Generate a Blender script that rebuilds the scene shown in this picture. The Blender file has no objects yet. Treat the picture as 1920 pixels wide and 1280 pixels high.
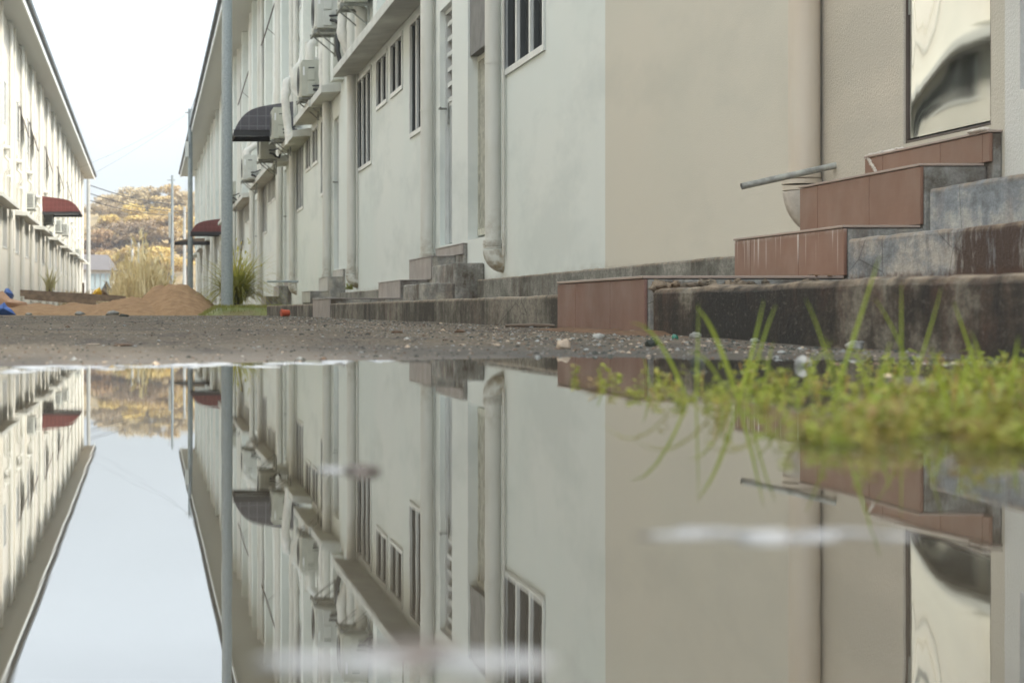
import bpy, math, random
from mathutils import Vector, Matrix, noise as mnoise
R = math.radians
random.seed(7)
scn = bpy.context.scene
col = scn.collection
# ------------------------------------------------------------------ camera
F = 70 / 36 * 1920            # focal length in photo pixels
H = 0.10                      # the lens hangs ten centimetres over the puddle
cam_d = bpy.data.cameras.new('camera'); cam = bpy.data.objects.new('camera', cam_d); col.objects.link(cam)
cam.location = (0, 0, H); cam.rotation_euler = (R(90), 0, 0)
cam_d.sensor_width = 36; cam_d.lens = 70; cam_d.clip_start = 0.02; cam_d.clip_end = 3000
cam_d.shift_x = (960 - 276) / 1920; cam_d.shift_y = (582.5 - 640) / 1920
cam_d.dof.use_dof = True; cam_d.dof.focus_distance = 10.5; cam_d.dof.aperture_fstop = 8.0
scn.camera = cam
# ------------------------------------------------------------------ sky and sun
SUN_AZ, SUN_EL = R(122), R(42)       # azimuth clockwise from +Y
w = bpy.data.worlds.new('World'); scn.world = w; w.use_nodes = True
wn = w.node_tree; bg = wn.nodes['Background']
sky = wn.nodes.new('ShaderNodeTexSky'); sky.sky_type = 'NISHITA'; sky.sun_disc = False
sky.sun_elevation = SUN_EL; sky.sun_rotation = SUN_AZ; sky.air_density = 1.0; sky.dust_density = 3.5; sky.ozone_density = 1.0
hs = wn.nodes.new('ShaderNodeHueSaturation'); hs.inputs['Saturation'].default_value = 0.55
wn.links.new(sky.outputs[0], hs.inputs['Color'])
# thin bright overcast in front of the blue
cl = wn.nodes.new('ShaderNodeMixRGB'); cl.blend_type = 'MIX'; cl.inputs[2].default_value = (7.2, 8.0, 8.6, 1)
tc = wn.nodes.new('ShaderNodeTexCoord'); mp = wn.nodes.new('ShaderNodeMapping'); mp.inputs['Scale'].default_value = (1.2, 1.2, 5)
cn = wn.nodes.new('ShaderNodeTexNoise'); cn.inputs['Scale'].default_value = 2.2; cn.inputs['Detail'].default_value = 5
cr = wn.nodes.new('ShaderNodeMapRange'); cr.inputs[1].default_value = 0.3; cr.inputs[2].default_value = 0.7; cr.inputs[3].default_value = 0.45; cr.inputs[4].default_value = 0.9
wn.links.new(tc.outputs['Generated'], mp.inputs[0]); wn.links.new(mp.outputs[0], cn.inputs['Vector'])
wn.links.new(cn.outputs['Fac'], cr.inputs[0]); wn.links.new(cr.outputs[0], cl.inputs[0])
wn.links.new(hs.outputs[0], cl.inputs[1])
# an overcast sky is about three times brighter overhead than at the horizon
sx = wn.nodes.new('ShaderNodeSeparateXYZ'); zr = wn.nodes.new('ShaderNodeMapRange'); ml = wn.nodes.new('ShaderNodeMixRGB'); ml.blend_type = 'MULTIPLY'; ml.inputs[0].default_value = 1
wn.links.new(tc.outputs['Generated'], sx.inputs[0]); wn.links.new(sx.outputs[2], zr.inputs[0])
for k_, v_ in enumerate((0.09, 0.60, 0.49, 1.27)): zr.inputs[k_ + 1].default_value = v_
wn.links.new(cl.outputs[0], ml.inputs[1]); wn.links.new(zr.outputs[0], ml.inputs[2]); wn.links.new(ml.outputs[0], bg.inputs['Color'])
bg.inputs['Strength'].default_value = 0.15
sl = bpy.data.lights.new('sun', 'SUN'); sl.energy = 2.2; sl.angle = R(12); sl.color = (1.0, 0.90, 0.76)
so = bpy.data.objects.new('sun', sl); col.objects.link(so)
sd = Vector((math.sin(SUN_AZ) * math.cos(SUN_EL), math.cos(SUN_AZ) * math.cos(SUN_EL), math.sin(SUN_EL)))
so.rotation_euler = sd.to_track_quat('Z', 'Y').to_euler(); so.location = (30, -20, 30)
scn.view_settings.view_transform = 'Standard'; scn.view_settings.look = 'None'
scn.view_settings.exposure = 1.22; scn.view_settings.gamma = 1
scn.render.engine = 'CYCLES'
scn.cycles.max_bounces = 8; scn.cycles.diffuse_bounces = 4; scn.cycles.glossy_bounces = 4

# ------------------------------------------------------------------ materials
class M:
    def __init__(s, name, base=(.5, .5, .5), rough=.7, metal=0, spec=None):
        s.m = bpy.data.materials.new(name); s.m.use_nodes = True; s.t = s.m.node_tree
        s.b = s.t.nodes['Principled BSDF']; s.i('Base Color', base); s.i('Roughness', rough); s.i('Metallic', metal)
        if spec is not None: s.i('Specular IOR Level', spec)
        s._p = None
    def i(s, k, v):
        if isinstance(v, bpy.types.NodeSocket): s.t.links.new(v, s.b.inputs[k])
        else: s.b.inputs[k].default_value = (*v, 1) if isinstance(v, tuple) and len(v) == 3 else v
    def n(s, t): return s.t.nodes.new('ShaderNode' + t)
    def L(s, a, b):
        if isinstance(a, bpy.types.NodeSocket): s.t.links.new(a, b)
        else: b.default_value = (*a, 1) if isinstance(a, tuple) and len(a) == 3 else a
    def pos(s):
        if not s._p: s._p = s.n('NewGeometry').outputs['Position']
        return s._p
    def noise(s, scale=1, detail=3, sc=(1, 1, 1), off=(0, 0, 0), rough=.55, obj=False):
        m = s.n('Mapping'); s.L(s.n('TexCoord').outputs['Object'] if obj else s.pos(), m.inputs[0])
        m.inputs['Scale'].default_value = sc; m.inputs['Location'].default_value = off
        t = s.n('TexNoise'); t.inputs['Scale'].default_value = scale; t.inputs['Detail'].default_value = detail; t.inputs['Roughness'].default_value = rough
        s.L(m.outputs[0], t.inputs['Vector']); return t.outputs['Fac']
    def voro(s, scale, sc=(1, 1, 1), out='Color', feat='F1'):
        m = s.n('Mapping'); s.L(s.pos(), m.inputs[0]); m.inputs['Scale'].default_value = sc
        t = s.n('TexVoronoi'); t.feature = feat; t.inputs['Scale'].default_value = scale; s.L(m.outputs[0], t.inputs['Vector']); return t.outputs[out]
    def rng(s, v, a, b, c=0, d=1):
        r = s.n('MapRange'); s.L(v, r.inputs[0])
        for k, x in enumerate((a, b, c, d)): r.inputs[k + 1].default_value = x
        return r.outputs[0]
    def ramp(s, v, stops):
        r = s.n('ValToRGB'); s.L(v, r.inputs[0]); e = r.color_ramp.elements
        while len(e) < len(stops): e.new(.5)
        for k, (p, c) in enumerate(stops): e[k].position = p; e[k].color = (*c, 1)
        return r.outputs[0]
    def mix(s, f, a, b, mode='MIX'):
        x = s.n('MixRGB'); x.blend_type = mode; s.L(f, x.inputs[0]); s.L(a, x.inputs[1]); s.L(b, x.inputs[2]); return x.outputs[0]
    def math(s, op, a, b=0.0):
        x = s.n('Math'); x.operation = op; s.L(a, x.inputs[0]); s.L(b, x.inputs[1]); return x.outputs[0]
    def xyz(s): 
        x = s.n('SeparateXYZ'); s.L(s.pos(), x.inputs[0]); return x.outputs
    def bump(s, h, strength=.5, dist=.01):
        x = s.n('Bump'); x.inputs['Strength'].default_value = strength; x.inputs['Distance'].default_value = dist; s.L(h, x.inputs['Height'])
        s.t.links.new(x.outputs[0], s.b.inputs['Normal']); return x

def wall_mat(name, c, stain, grain=.4, gs=90, dirt=0.5):
    m = M(name, c, .85, spec=.3)
    a = m.noise(1.0, 4, (3, 2.0, .35)); b = m.noise(.55, 3); d = m.noise(6, 4, (1, 2.5, .25), (3, 1, 2))
    k = m.mix(m.rng(a, .42, .72, 0, dirt * .6), c, stain); k = m.mix(m.rng(b, .45, .75, 0, dirt * .8), k, tuple(x * .93 for x in c))
    k = m.mix(m.rng(d, .55, .8, 0, dirt * .3), k, tuple(x * .88 for x in stain))
    z = m.xyz()['Z']
    ft = m.math('MULTIPLY', m.rng(z, .43, .375, 0, 1), m.rng(m.noise(22, 5, (1, .28, 1)), .36, .6, 0, .9)); k = m.mix(ft, k, (.30, .26, .19))
    sp = m.noise(38, 2, off=(1, 2, 3)); k = m.mix(m.rng(sp, .70, .76, 0, .45), k, (.22, .20, .16)); k = m.mix(m.rng(m.noise(150, 2), .35, .7, 0, grain * .22), k, tuple(x * .72 for x in stain))
    lf = m.noise(.45, 3, (1, .5, .8), (2, 8, 5)); k = m.mix(m.rng(lf, .40, .60, 0, .6), tuple(k_ * q for k_, q in zip(c, (1.015, .995, .975))), k); k = m.mix(m.rng(m.noise(.8, 3, (1, .4, .5), (9, 9, 1)), .48, .66, 0, .5), k, tuple(k_ * q for k_, q in zip(c, (.90, .94, .93))))
    pa = m.noise(1.3, 5, (1, .35, 1), (6, 6, 6), .65); k = m.mix(m.rng(pa, .50, .64, 0, dirt * .55), k, tuple(x * .86 for x in stain))
    m.i('Base Color', k); m.bump(m.noise(gs, 4, rough=.65), grain, .004); return m.m
MT = {}
MT['white_wall'] = wall_mat('white_plaster', (.69, .73, .705), (.60, .65, .625), .4, 90, .8)
MT['beige_wall'] = wall_mat('beige_plaster', (.60, .575, .50), (.52, .52, .455), .5, 110, .5)
MT['stucco'] = wall_mat('coarse_beige_render', (.545, .505, .43), (.48, .455, .39), 1.0, 85, .8)
MT['white_stucco'] = wall_mat('coarse_white_render', (.63, .62, .59), (.50, .49, .46), 1.0, 85)
MT['cream_wall'] = wall_mat('cream_plaster', (.70, .68, .61), (.58, .575, .53), .3, 60)
MT['soffit'] = M('soffit_board', (.44, .45, .42), .9).m
def plain(name, c, rough=.6, metal=0, vary=.12, s=6, bump=0, bs=60, spec=None):
    m = M(name, c, rough, metal, spec); f = m.noise(s, 4)
    m.i('Base Color', m.mix(m.rng(f, .35, .7), c, tuple(x * (1 - vary * 2) for x in c)))
    if bump: m.bump(m.noise(bs, 3), bump, .004)
    return m.m
MT['shelf'] = plain('painted_concrete', (.60, .61, .57), .85, vary=.1, s=3)
MT['white_trim'] = plain('white_fascia_paint', (.70, .72, .70), .6, vary=.06)
MT['roof_dark'] = plain('dark_roof_metal', (.07, .085, .09), .5, vary=.2)
def pipe_mat():
    m = M('painted_pvc_pipe', (.70, .70, .65), .45)
    a = m.noise(3, 4, (3, 3, .6)); k = m.mix(m.rng(a, .45, .75, 0, .6), (.62, .62, .575), (.50, .49, .42))
    z = m.xyz()['Z']; f = m.math('MULTIPLY', m.rng(z, 1.0, .45), m.rng(m.noise(14, 4), .4, .62)); k = m.mix(f, k, (.30, .25, .17))
    m.i('Base Color', k); return m.m
MT['pipe'] = pipe_mat()
def pipeb():
    m = M('beige_painted_pipe', (.54, .46, .36), .5); a = m.noise(3, 4, (3, 3, .6))
    m.i('Base Color', m.mix(m.rng(a, .4, .75, 0, .8), (.56, .48, .385), (.58, .53, .445))); return m.m
MT['pipe_beige'] = pipeb()
MT['frame'] = plain('white_aluminium', (.62, .64, .62), .35, 0, .06)
MT['frame_dark'] = plain('aged_bronze_frame', (.10, .075, .06), .5, .3)
MT['glass'] = M('dark_window_glass', (.06, .065, .062), .07, 0, .35).m
MT['grille'] = plain('cream_gate_paint', (.60, .59, .49), .5, vary=.2, s=14)
MT['brown_void'] = plain('brown_door_backing', (.16, .11, .085), .8)
def steel(name, waves=1.0, rough=.05, c=(.80, .77, .68)):
    m = M(name, c, rough, 1.0)
    h = m.noise(1.0, 1.5, (1, 1.9, 1.5), (1.3, .2, .75), .4)
    x = m.bump(h, waves, .16)
    y = m.xyz()['Y']
    return m.m
MT['steel'] = M('buckled_polished_steel', (.60, .61, .59), .04, 1.0).m
MT['steel_dull'] = plain('brushed_steel', (.50, .53, .54), .38, .55, .1)
def conc(name, pal, rust=.5, mottle=.5, top=None, runs=.5, near=None):
    # pal: moss / dark grey / mid grey / pale
    m = M(name, pal[2], .85)
    big = m.noise(1.7, 3, (1, .5, .9), (3, 5, 2), .6); med = m.noise(7, 6, (1, .42, .9), (1, 9, 4), .75); st = m.noise(6, 5, (1, .9, .22), (4, 2, 1), .62); fine = m.noise(60, 5, (1, .4, 1), rough=.75)
    a = m.math('ADD', m.math('MULTIPLY', big, .9), m.math('MULTIPLY', med, .75)); a = m.math('ADD', a, m.math('MULTIPLY', st, runs)); a = m.math('SUBTRACT', a, .325 + runs * .5); a = m.math('MULTIPLY_ADD', a, 1.9); a.node.inputs[2].default_value = -.45
    k = m.ramp(a, [(.18, pal[0]), (.38, pal[1]), (.55, pal[2]), (.78, pal[3])])
    br = m.math('MULTIPLY', m.rng(m.noise(2.3, 4, (1, .5, .8), (7, 1, 3), .6), .50, .60), m.rng(m.noise(9, 5, (1, .9, .3), (2, 2, 8), .7), .42, .58))
    k = m.mix(m.math('MULTIPLY', br, rust), k, (.085, .036, .018))
    k = m.mix(m.rng(fine, .42, .62, 0, mottle), k, tuple(x * .45 for x in pal[1]))
    k = m.mix(m.rng(m.noise(95, 3, (1, .4, 1), (3, 3, 3)), .60, .70, 0, mottle * .5), k, pal[3])
    v = m.voro(2.1, (1, 1, 1.6), 'Distance', 'DISTANCE_TO_EDGE'); k = m.mix(m.math('MULTIPLY', m.rng(v, .010, .0, 0, .6), m.rng(big, .5, .56)), k, (.03, .026, .022))
    if near:                                   # brown run-off from the broken joint, then black algae, towards the near end
        y = m.math('ADD', m.xyz()['Y'], m.math('MULTIPLY', m.noise(5, 6, (1, .9, .30), rough=.7), 1.5)); e_ = m.noise(16, 6, (1, 1.5, .5), rough=.7)
        k = m.mix(m.math('MULTIPLY', m.rng(y, near + .42, near + .22), m.rng(e_, .34, .46, .25, .95)), k, (.055, .028, .016))
        k = m.mix(m.math('MULTIPLY', m.rng(y, near - .05, near - .25), m.rng(e_, .62, .50, .1, .9)), k, (.05, .052, .045))
        zt = m.math('ADD', m.xyz()['Z'], m.math('MULTIPLY', m.noise(22, 5), .09)); k = m.mix(m.rng(zt, .275, .245, 0, .85), k, (.075, .035, .018))
    if top:
        f = m.math('MULTIPLY', m.rng(m.xyz()['Z'], top - .022, top - .004), m.rng(m.noise(14, 5), .38, .62, .1, .75)); k = m.mix(f, k, (.33, .25, .17))
    m.i('Base Color', k); m.bump(m.noise(50, 6, rough=.75), .8, .010); return m.m
MT['conc_blue'] = conc('blue_grey_cement', [(.10, .075, .055), (.16, .165, .165), (.24, .255, .265), (.45, .41, .36)], .5, .35, .352, near=6.42)
MT['conc_blue_top'] = conc('blue_grey_top_cement', [(.12, .12, .12), (.18, .195, .205), (.26, .285, .305), (.46, .445, .41)], .35, .3, .528)
MT['conc_mid'] = conc('stained_cement', [(.09, .07, .05), (.21, .20, .175), (.31, .305, .28), (.46, .42, .35)], .5, .35)
MT['conc_kerb'] = conc('mossy_kerb_concrete', [(.035, .027, .016), (.08, .068, .048), (.14, .126, .098), (.25, .225, .18)], .45, .5, .17, .8)
MT['conc_dark'] = conc('black_stained_kerb_concrete', [(.009, .007, .004), (.022, .015, .008), (.055, .041, .026), (.22, .195, .15)], .7, .5, .179, .7)
MT['conc_plinth'] = conc('weathered_plinth_concrete', [(.06, .052, .038), (.15, .145, .12), (.23, .225, .195), (.33, .315, .27)], .3, .5, .376)
def tile(name, a, b, streak=0.0, zt=.4):
    m = M(name, a, .42, spec=.4); z = m.noise(1.6, 4); g = m.noise(9, 4, (1, .6, 6))
    k = m.mix(m.rng(z, .35, .68), a, b); k = m.mix(m.rng(g, .35, .75, 0, .35), k, tuple(x * .8 for x in a))
    if streak:
        st = m.noise(26, 2, (0, 1, .04)); f = m.math('MULTIPLY', m.rng(st, .60, .68), m.rng(m.math('ADD', m.xyz()['Z'], m.math('MULTIPLY', m.noise(7, 2, (0, 1, 0)), .16)), zt - .06, zt + .06))
        k = m.mix(m.math('MULTIPLY', f, streak), k, (.62, .58, .55))
        f2 = m.math('MULTIPLY', m.rng(m.noise(30, 3, (0, 1, 1)), .35, .6), m.rng(m.xyz()['Z'], zt - .025, zt)); k = m.mix(m.math('MULTIPLY', f2, .7), k, (.50, .44, .40))
    m.i('Base Color', k); m.i('Roughness', m.rng(m.noise(5, 3), .3, .7, .35, .6)); m.bump(m.noise(30, 2, (1, .3, 8)), .15, .002); return m.m
MT['tile_red'] = tile('terracotta_tile', (.225, .120, .080), (.185, .108, .076))
MT['tile_red_streaked'] = tile('lime_streaked_terracotta_tile', (.235, .128, .088), (.20, .115, .082), .9, .40)
MT['tile_brown'] = tile('brown_low_riser_tile', (.205, .112, .085), (.175, .103, .08))
MT['tile_grey'] = tile('taupe_tile', (.33, .29, .265), (.29, .265, .25))
MT['tile_pale'] = tile('pale_grey_tile', (.50, .48, .44), (.42, .41, .38))
MT['tread'] = tile('weathered_tread_tile', (.36, .27, .22), (.30, .25, .215))
MT['mortar'] = plain('smeared_mortar', (.62, .56, .49), .9, vary=.12, s=20, bump=.8, bs=70)
MT['galv'] = plain('galvanised_steel', (.36, .41, .43), .5, .1, .14, s=40)
MT['galv_rough'] = plain('weathered_conduit', (.42, .42, .38), .5, .3, .25, s=25)
MT['pole'] = plain('grey_pole_paint', (.27, .31, .32), .5, .3, .15, s=5)
MT['pole_conc'] = plain('pole_concrete', (.42, .43, .41), .8, vary=.1)
MT['ac'] = plain('aged_ac_enamel', (.50, .51, .44), .42, vary=.08, s=4)
MT['ac_light'] = plain('pale_ac_enamel', (.60, .62, .58), .4, vary=.06)
MT['ac_dark'] = M('dark_plastic', (.05, .055, .055), .5).m
MT['label'] = M('paper_label', (.78, .80, .80), .5).m
MT['bracket'] = plain('dirty_bracket_steel', (.33, .34, .31), .55, .3, .25, s=15)
MT['wrap'] = plain('white_pipe_wrap', (.74, .73, .68), .75, vary=.08, s=14, bump=.5, bs=30)
MT['rubber'] = M('black_rubber', (.025, .027, .027), .6).m
def awning_mat(name, c, line):
    m = M(name, c, .45); o = m.xyz(); gx = m.math('PINGPONG', o['X'], .085); gz_ = m.math('PINGPONG', o['Z'], .10)
    e = m.math('MINIMUM', gx, gz_); k = m.mix(m.rng(m.noise(5, 3), .35, .7, 0, .5), c, tuple(x * .7 for x in c)); m.i('Base Color', m.mix(m.rng(e, .012, .006, 0, .45), k, line)); return m.m
MT['red_tile'] = awning_mat('red_awning_sheet', (.15, .035, .030), (.30, .11, .09))
MT['grey_sheet'] = awning_mat('charcoal_awning_sheet', (.10, .095, .11), (.26, .27, .29))
MT['black'] = M('black_steel', (.025, .025, .027), .5).m
MT['wire'] = M('black_cable', (.02, .02, .02), .7).m
MT['wood'] = plain('weathered_timber', (.27, .20, .14), .85, vary=.25, s=8, bump=.5)
MT['tarp_blue'] = M('blue_tarpaulin', (.05, .13, .40), .5).m
MT['tarp_brown'] = plain('brown_paper_sheet', (.48, .30, .19), .8)
MT['yellow'] = M('yellow_plastic', (.70, .42, .03), .5).m
MT['orange'] = M('orange_red_plastic', (.50, .09, .04), .5).m
def sand():
    m = M('orange_sand', (.34, .21, .11), .95, spec=.1)
    k = m.mix(m.rng(m.noise(6, 5), .35, .65), (.37, .235, .13), (.27, .165, .088)); k = m.mix(m.rng(m.noise(45, 3), .5, .7, 0, .5), k, (.19, .12, .07))
    m.i('Base Color', k); m.bump(m.noise(40, 5, rough=.7), .8, .02); return m.m
MT['sand'] = sand()
MT['dirt_orange'] = plain('orange_wet_dirt', (.15, .075, .03), .95, vary=.3, s=30, bump=1, bs=60)
def ground():
    m = M('damp_asphalt_and_mud', (.1, .09, .075), .8)
    z = m.xyz()['Z']
    k = m.mix(m.rng(m.noise(1.5, 5, (1, .8, 1)), .35, .65), (.128, .098, .064), (.082, .063, .043))
    k = m.mix(m.rng(m.noise(5, 4, (1, .25, 1)), .5, .64, 0, .7), k, (.05, .04, .032))
    k = m.mix(m.rng(m.noise(120, 3), .48, .7, 0, .5), k, (.06, .052, .045))
    g = m.voro(110); sx = m.n('SeparateXYZ'); m.L(g, sx.inputs[0])
    k = m.mix(m.rng(sx.outputs[0], .90, .95, 0, .8), k, (.30, .27, .23))
    k = m.mix(m.rng(sx.outputs[1], .90, .95, 0, .7), k, (.03, .028, .025))
    wet = m.rng(m.math('ADD', z, m.math('MULTIPLY', m.noise(6, 4), .010)), .020, .006)
    k = m.mix(m.math('MULTIPLY', wet, .8), k, (.04, .034, .027)); k = m.mix(m.rng(m.noise(3, 4, (.5, .12, 1), (2, 8, 1)), .52, .62, 0, .45), k, (.17, .14, .105))
    y = m.xyz()['Y']; far = m.rng(y, 26, 31); k = m.mix(far, k, (.24, .17, .10))
    m.i('Base Color', k); m.i('Roughness', m.rng(wet, 0, 1, .9, .6)); m.i('Specular IOR Level', .25); m.bump(m.noise(130, 4), .7, .004); return m.m
MT['ground'] = ground()
def water():
    m = bpy.data.materials.new('still_puddle_water'); m.use_nodes = True; t = m.node_tree
    for n in list(t.nodes): t.nodes.remove(n)
    o = t.nodes.new('ShaderNodeOutputMaterial'); g = t.nodes.new('ShaderNodeBsdfGlossy'); g.inputs['Roughness'].default_value = 0.0; g.inputs['Color'].default_value = (.96, .97, .97, 1)
    d = t.nodes.new('ShaderNodeBsdfDiffuse'); d.inputs['Color'].default_value = (.04, .034, .025, 1)
    f = t.nodes.new('ShaderNodeFresnel'); f.inputs['IOR'].default_value = 2.0; x = t.nodes.new('ShaderNodeMixShader')
    p = t.nodes.new('ShaderNodeNewGeometry'); mpn = t.nodes.new('ShaderNodeMapping'); mpn.inputs['Scale'].default_value = (1.5, 1, 1)
    n = t.nodes.new('ShaderNodeTexNoise'); n.inputs['Scale'].default_value = 14; n.inputs['Detail'].default_value = 2
    b = t.nodes.new('ShaderNodeBump'); b.inputs['Strength'].default_value = .05; b.inputs['Distance'].default_value = .0015
    t.links.new(p.outputs['Position'], mpn.inputs[0]); t.links.new(mpn.outputs[0], n.inputs['Vector']); t.links.new(n.outputs['Fac'], b.inputs['Height'])
    t.links.new(b.outputs[0], g.inputs['Normal']); fm_ = t.nodes.new('ShaderNodeMath'); fm_.operation = 'MULTIPLY_ADD'; fm_.inputs[1].default_value = .66; fm_.inputs[2].default_value = .27; t.links.new(f.outputs[0], fm_.inputs[0]); t.links.new(fm_.outputs[0], x.inputs[0]); t.links.new(d.outputs[0], x.inputs[1]); t.links.new(g.outputs[0], x.inputs[2])
    t.links.new(x.outputs[0], o.inputs['Surface']); return m
MT['water'] = water()
def leaf(name, a, b, c, s=30, tr=.35):
    m = M(name, a, .5, spec=.35); f = m.noise(s, 2); g = m.noise(s * .3, 2, off=(5, 2, 1))
    k = m.mix(m.rng(f, .35, .65), a, b); k = m.mix(m.rng(g, .5, .68), k, c); m.i('Base Color', k)
    td = m.n('BsdfTranslucent'); m.L(k, td.inputs[0]); mx = m.n('MixShader'); mx.inputs[0].default_value = tr
    out = [n for n in m.t.nodes if n.type == 'OUTPUT_MATERIAL'][0]
    m.L(m.b.outputs[0], mx.inputs[1]); m.L(td.outputs[0], mx.inputs[2]); m.L(mx.outputs[0], out.inputs[0]); return m.m
MT['weed'] = leaf('weed_leaf', (.125, .165, .018), (.20, .215, .03), (.17, .12, .04), 35)
MT['weed_red'] = leaf('reddish_weed_stem', (.25, .14, .05), (.30, .20, .06), (.2, .2, .03), 35)
MT['blade'] = leaf('grass_blade', (.155, .20, .018), (.21, .245, .025), (.13, .16, .02), 20)
MT['blade_old'] = leaf('olive_bent_grass', (.16, .17, .03), (.22, .21, .04), (.15, .12, .04), 20)
MT['turf'] = leaf('short_turf', (.20, .25, .05), (.28, .29, .07), (.25, .21, .08), 4)
MT['spiky'] = leaf('spiky_shrub_leaf', (.34, .35, .07), (.50, .44, .10), (.22, .22, .06), 3)
MT['reed'] = leaf('dry_reed', (.80, .68, .40), (.85, .75, .48), (.70, .58, .32), 2, .15)
MT['olive_leaf'] = leaf('olive_strap_leaf', (.46, .42, .22), (.36, .34, .17), (.50, .44, .26), 3)
MT['crown_gold'] = leaf('golden_tree_foliage', (.56, .41, .12), (.66, .51, .17), (.38, .25, .13), .16, .3)
MT['crown_tan'] = leaf('tan_tree_foliage', (.50, .36, .15), (.58, .44, .19), (.30, .21, .12), .16, .3)
MT['crown_grey'] = leaf('dull_brown_tree_foliage', (.44, .34, .20), (.50, .40, .22), (.30, .23, .16), .16, .3)
MT['bark'] = plain('tree_bark', (.16, .12, .09), .9, vary=.2)
MT['hill'] = plain('dry_hill_slope', (.34, .25, .12), .95, vary=.3, s=.4)
MT['house_wall'] = plain('far_house_render', (.70, .70, .67), .8)
MT['house_roof'] = plain('far_house_roof', (.14, .125, .12), .8)
MT['blue_glass'] = M('pale_blue_window', (.34, .42, .44), .2).m
MT['foam'] = plain('pale_floating_scum', (.20, .205, .21), .7, vary=.15, s=60)
MT['brown_leaf'] = plain('sodden_brown_leaf', (.075, .06, .05), .6, vary=.3, s=40)
def stone_m(n, c, r=.75): return plain(n, c, r, vary=.22, s=60, bump=.6, bs=90)
MT['st_white'] = stone_m('white_stone', (.36, .35, .31)); MT['st_grey'] = stone_m('grey_stone', (.27, .27, .25)); MT['st_tan'] = stone_m('tan_stone', (.42, .33, .24))
MT['st_dark'] = stone_m('dark_stone', (.035, .04, .03)); MT['st_brown'] = stone_m('brown_clod', (.14, .085, .05)); MT['st_pink'] = stone_m('pink_stone', (.48, .30, .22))
gg = M('green_bottle_glass', (.02, .30, .18), .08); gg.i('Transmission Weight', .6); MT['green_glass'] = gg.m

# ------------------------------------------------------------------ mesh helpers
def sstep(t): t = max(0, min(1, t)); return t * t * (3 - 2 * t)
class MB:
    def __init__(s): s.v = []; s.f = []; s.sm = []
    def add(s, vs, fs, smooth=False):
        o = len(s.v); s.v += [tuple(v) for v in vs]; s.f += [tuple(i + o for i in f) for f in fs]; s.sm += [smooth] * len(fs)
    def box(s, x0, x1, y0, y1, z0, z1):
        if x0 > x1: x0, x1 = x1, x0
        s.add([(x0, y0, z0), (x1, y0, z0), (x1, y1, z0), (x0, y1, z0), (x0, y0, z1), (x1, y0, z1), (x1, y1, z1), (x0, y1, z1)],
              [(0, 3, 2, 1), (4, 5, 6, 7), (0, 1, 5, 4), (1, 2, 6, 5), (2, 3, 7, 6), (3, 0, 4, 7)])
        return s
    def tube(s, pts, r, n=12, cap=True, smooth=True):
        pts = [Vector(p) for p in pts]; rs = r if isinstance(r, (list, tuple)) else [r] * len(pts)
        vs = []; fs = []; up = None
        for i, p in enumerate(pts):
            d = (pts[min(i + 1, len(pts) - 1)] - pts[max(i - 1, 0)])
            if d.length < 1e-9: d = Vector((0, 0, 1))
            d.normalize()
            if up is None: up = Vector((1, 0, 0)) if abs(d.x) < .9 else Vector((0, 1, 0))
            a = d.cross(up)
            if a.length < 1e-4: a = d.cross(Vector((0, 1, 0)))
            a.normalize(); b = a.cross(d).normalized(); up = b
            for k in range(n):
                t = 2 * math.pi * k / n; vs.append(p + (a * math.cos(t) + b * math.sin(t)) * rs[i])
        for i in range(len(pts) - 1):
            for k in range(n):
                k2 = (k + 1) % n; fs.append((i * n + k, i * n + k2, (i + 1) * n + k2, (i + 1) * n + k))
        s.add(vs, fs, smooth)
        if cap: 
            s.add(vs[:n], [tuple(range(n))[::-1]]); s.add(vs[-n:], [tuple(range(n))])
        return s
    def prism(s, prof, y0, y1):                # profile of (x, z) extruded along y
        n = len(prof); vs = [(x, y0, z) for x, z in prof] + [(x, y1, z) for x, z in prof]
        fs = [tuple(range(n)), tuple(range(2 * n - 1, n - 1, -1))] + [(k, k + n, (k + 1) % n + n, (k + 1) % n) for k in range(n)]
        s.add(vs, fs); return s
    def build(s, name, mat, parent=None, loc=None, bevel=0):
        me = bpy.data.meshes.new(name); o_ = Vector(loc) if loc is not None else (parent['_o'] if False else Vector((0, 0, 0)))
        if parent is not None: o_ = wloc(parent)
        me.from_pydata([tuple(Vector(v) - o_) for v in s.v], [], s.f); me.polygons.foreach_set('use_smooth', s.sm)
        me.materials.append(mat); me.update()
        ob = bpy.data.objects.new(name, me); col.objects.link(ob)
        if parent is not None: ob.parent = parent
        else: ob.location = o_
        if bevel:
            b = ob.modifiers.new('bevel', 'BEVEL'); b.width = bevel; b.segments = 2; b.limit_method = 'ANGLE'
        return ob
def wloc(o):
    l = Vector((0, 0, 0))
    while o: l += o.location; o = o.parent
    return l
def tag(o, label=None, cat=None, group=None, kind=None):
    if label: o['label'] = label
    if cat: o['category'] = cat
    if group: o['group'] = group
    if kind: o['kind'] = kind
    return o
def empty(name, loc, label=None, cat=None, group=None):
    o = bpy.data.objects.new(name, None); col.objects.link(o); o.location = loc; o.empty_display_size = .2; return tag(o, label, cat, group)
def inst(src, parent=None, loc=(0, 0, 0), rz=0, name=None):
    c = src.copy(); col.objects.link(c); c.parent = parent; c.location = loc; c.rotation_euler = (0, 0, rz)
    return c
def kids(o): return [c for c in bpy.data.objects if c.parent == o]
def copy_tree(o, parent=None):
    c = o.copy(); col.objects.link(c); c.parent = parent
    for ch in kids(o): copy_tree(ch, c)
    return c
def XY(px, py, Y, z=None):                     # where a photo point lies at depth Y
    return Vector(((px - 276) * Y / F, Y, H + (582.5 - py) * Y / F if z is None else z))

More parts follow.
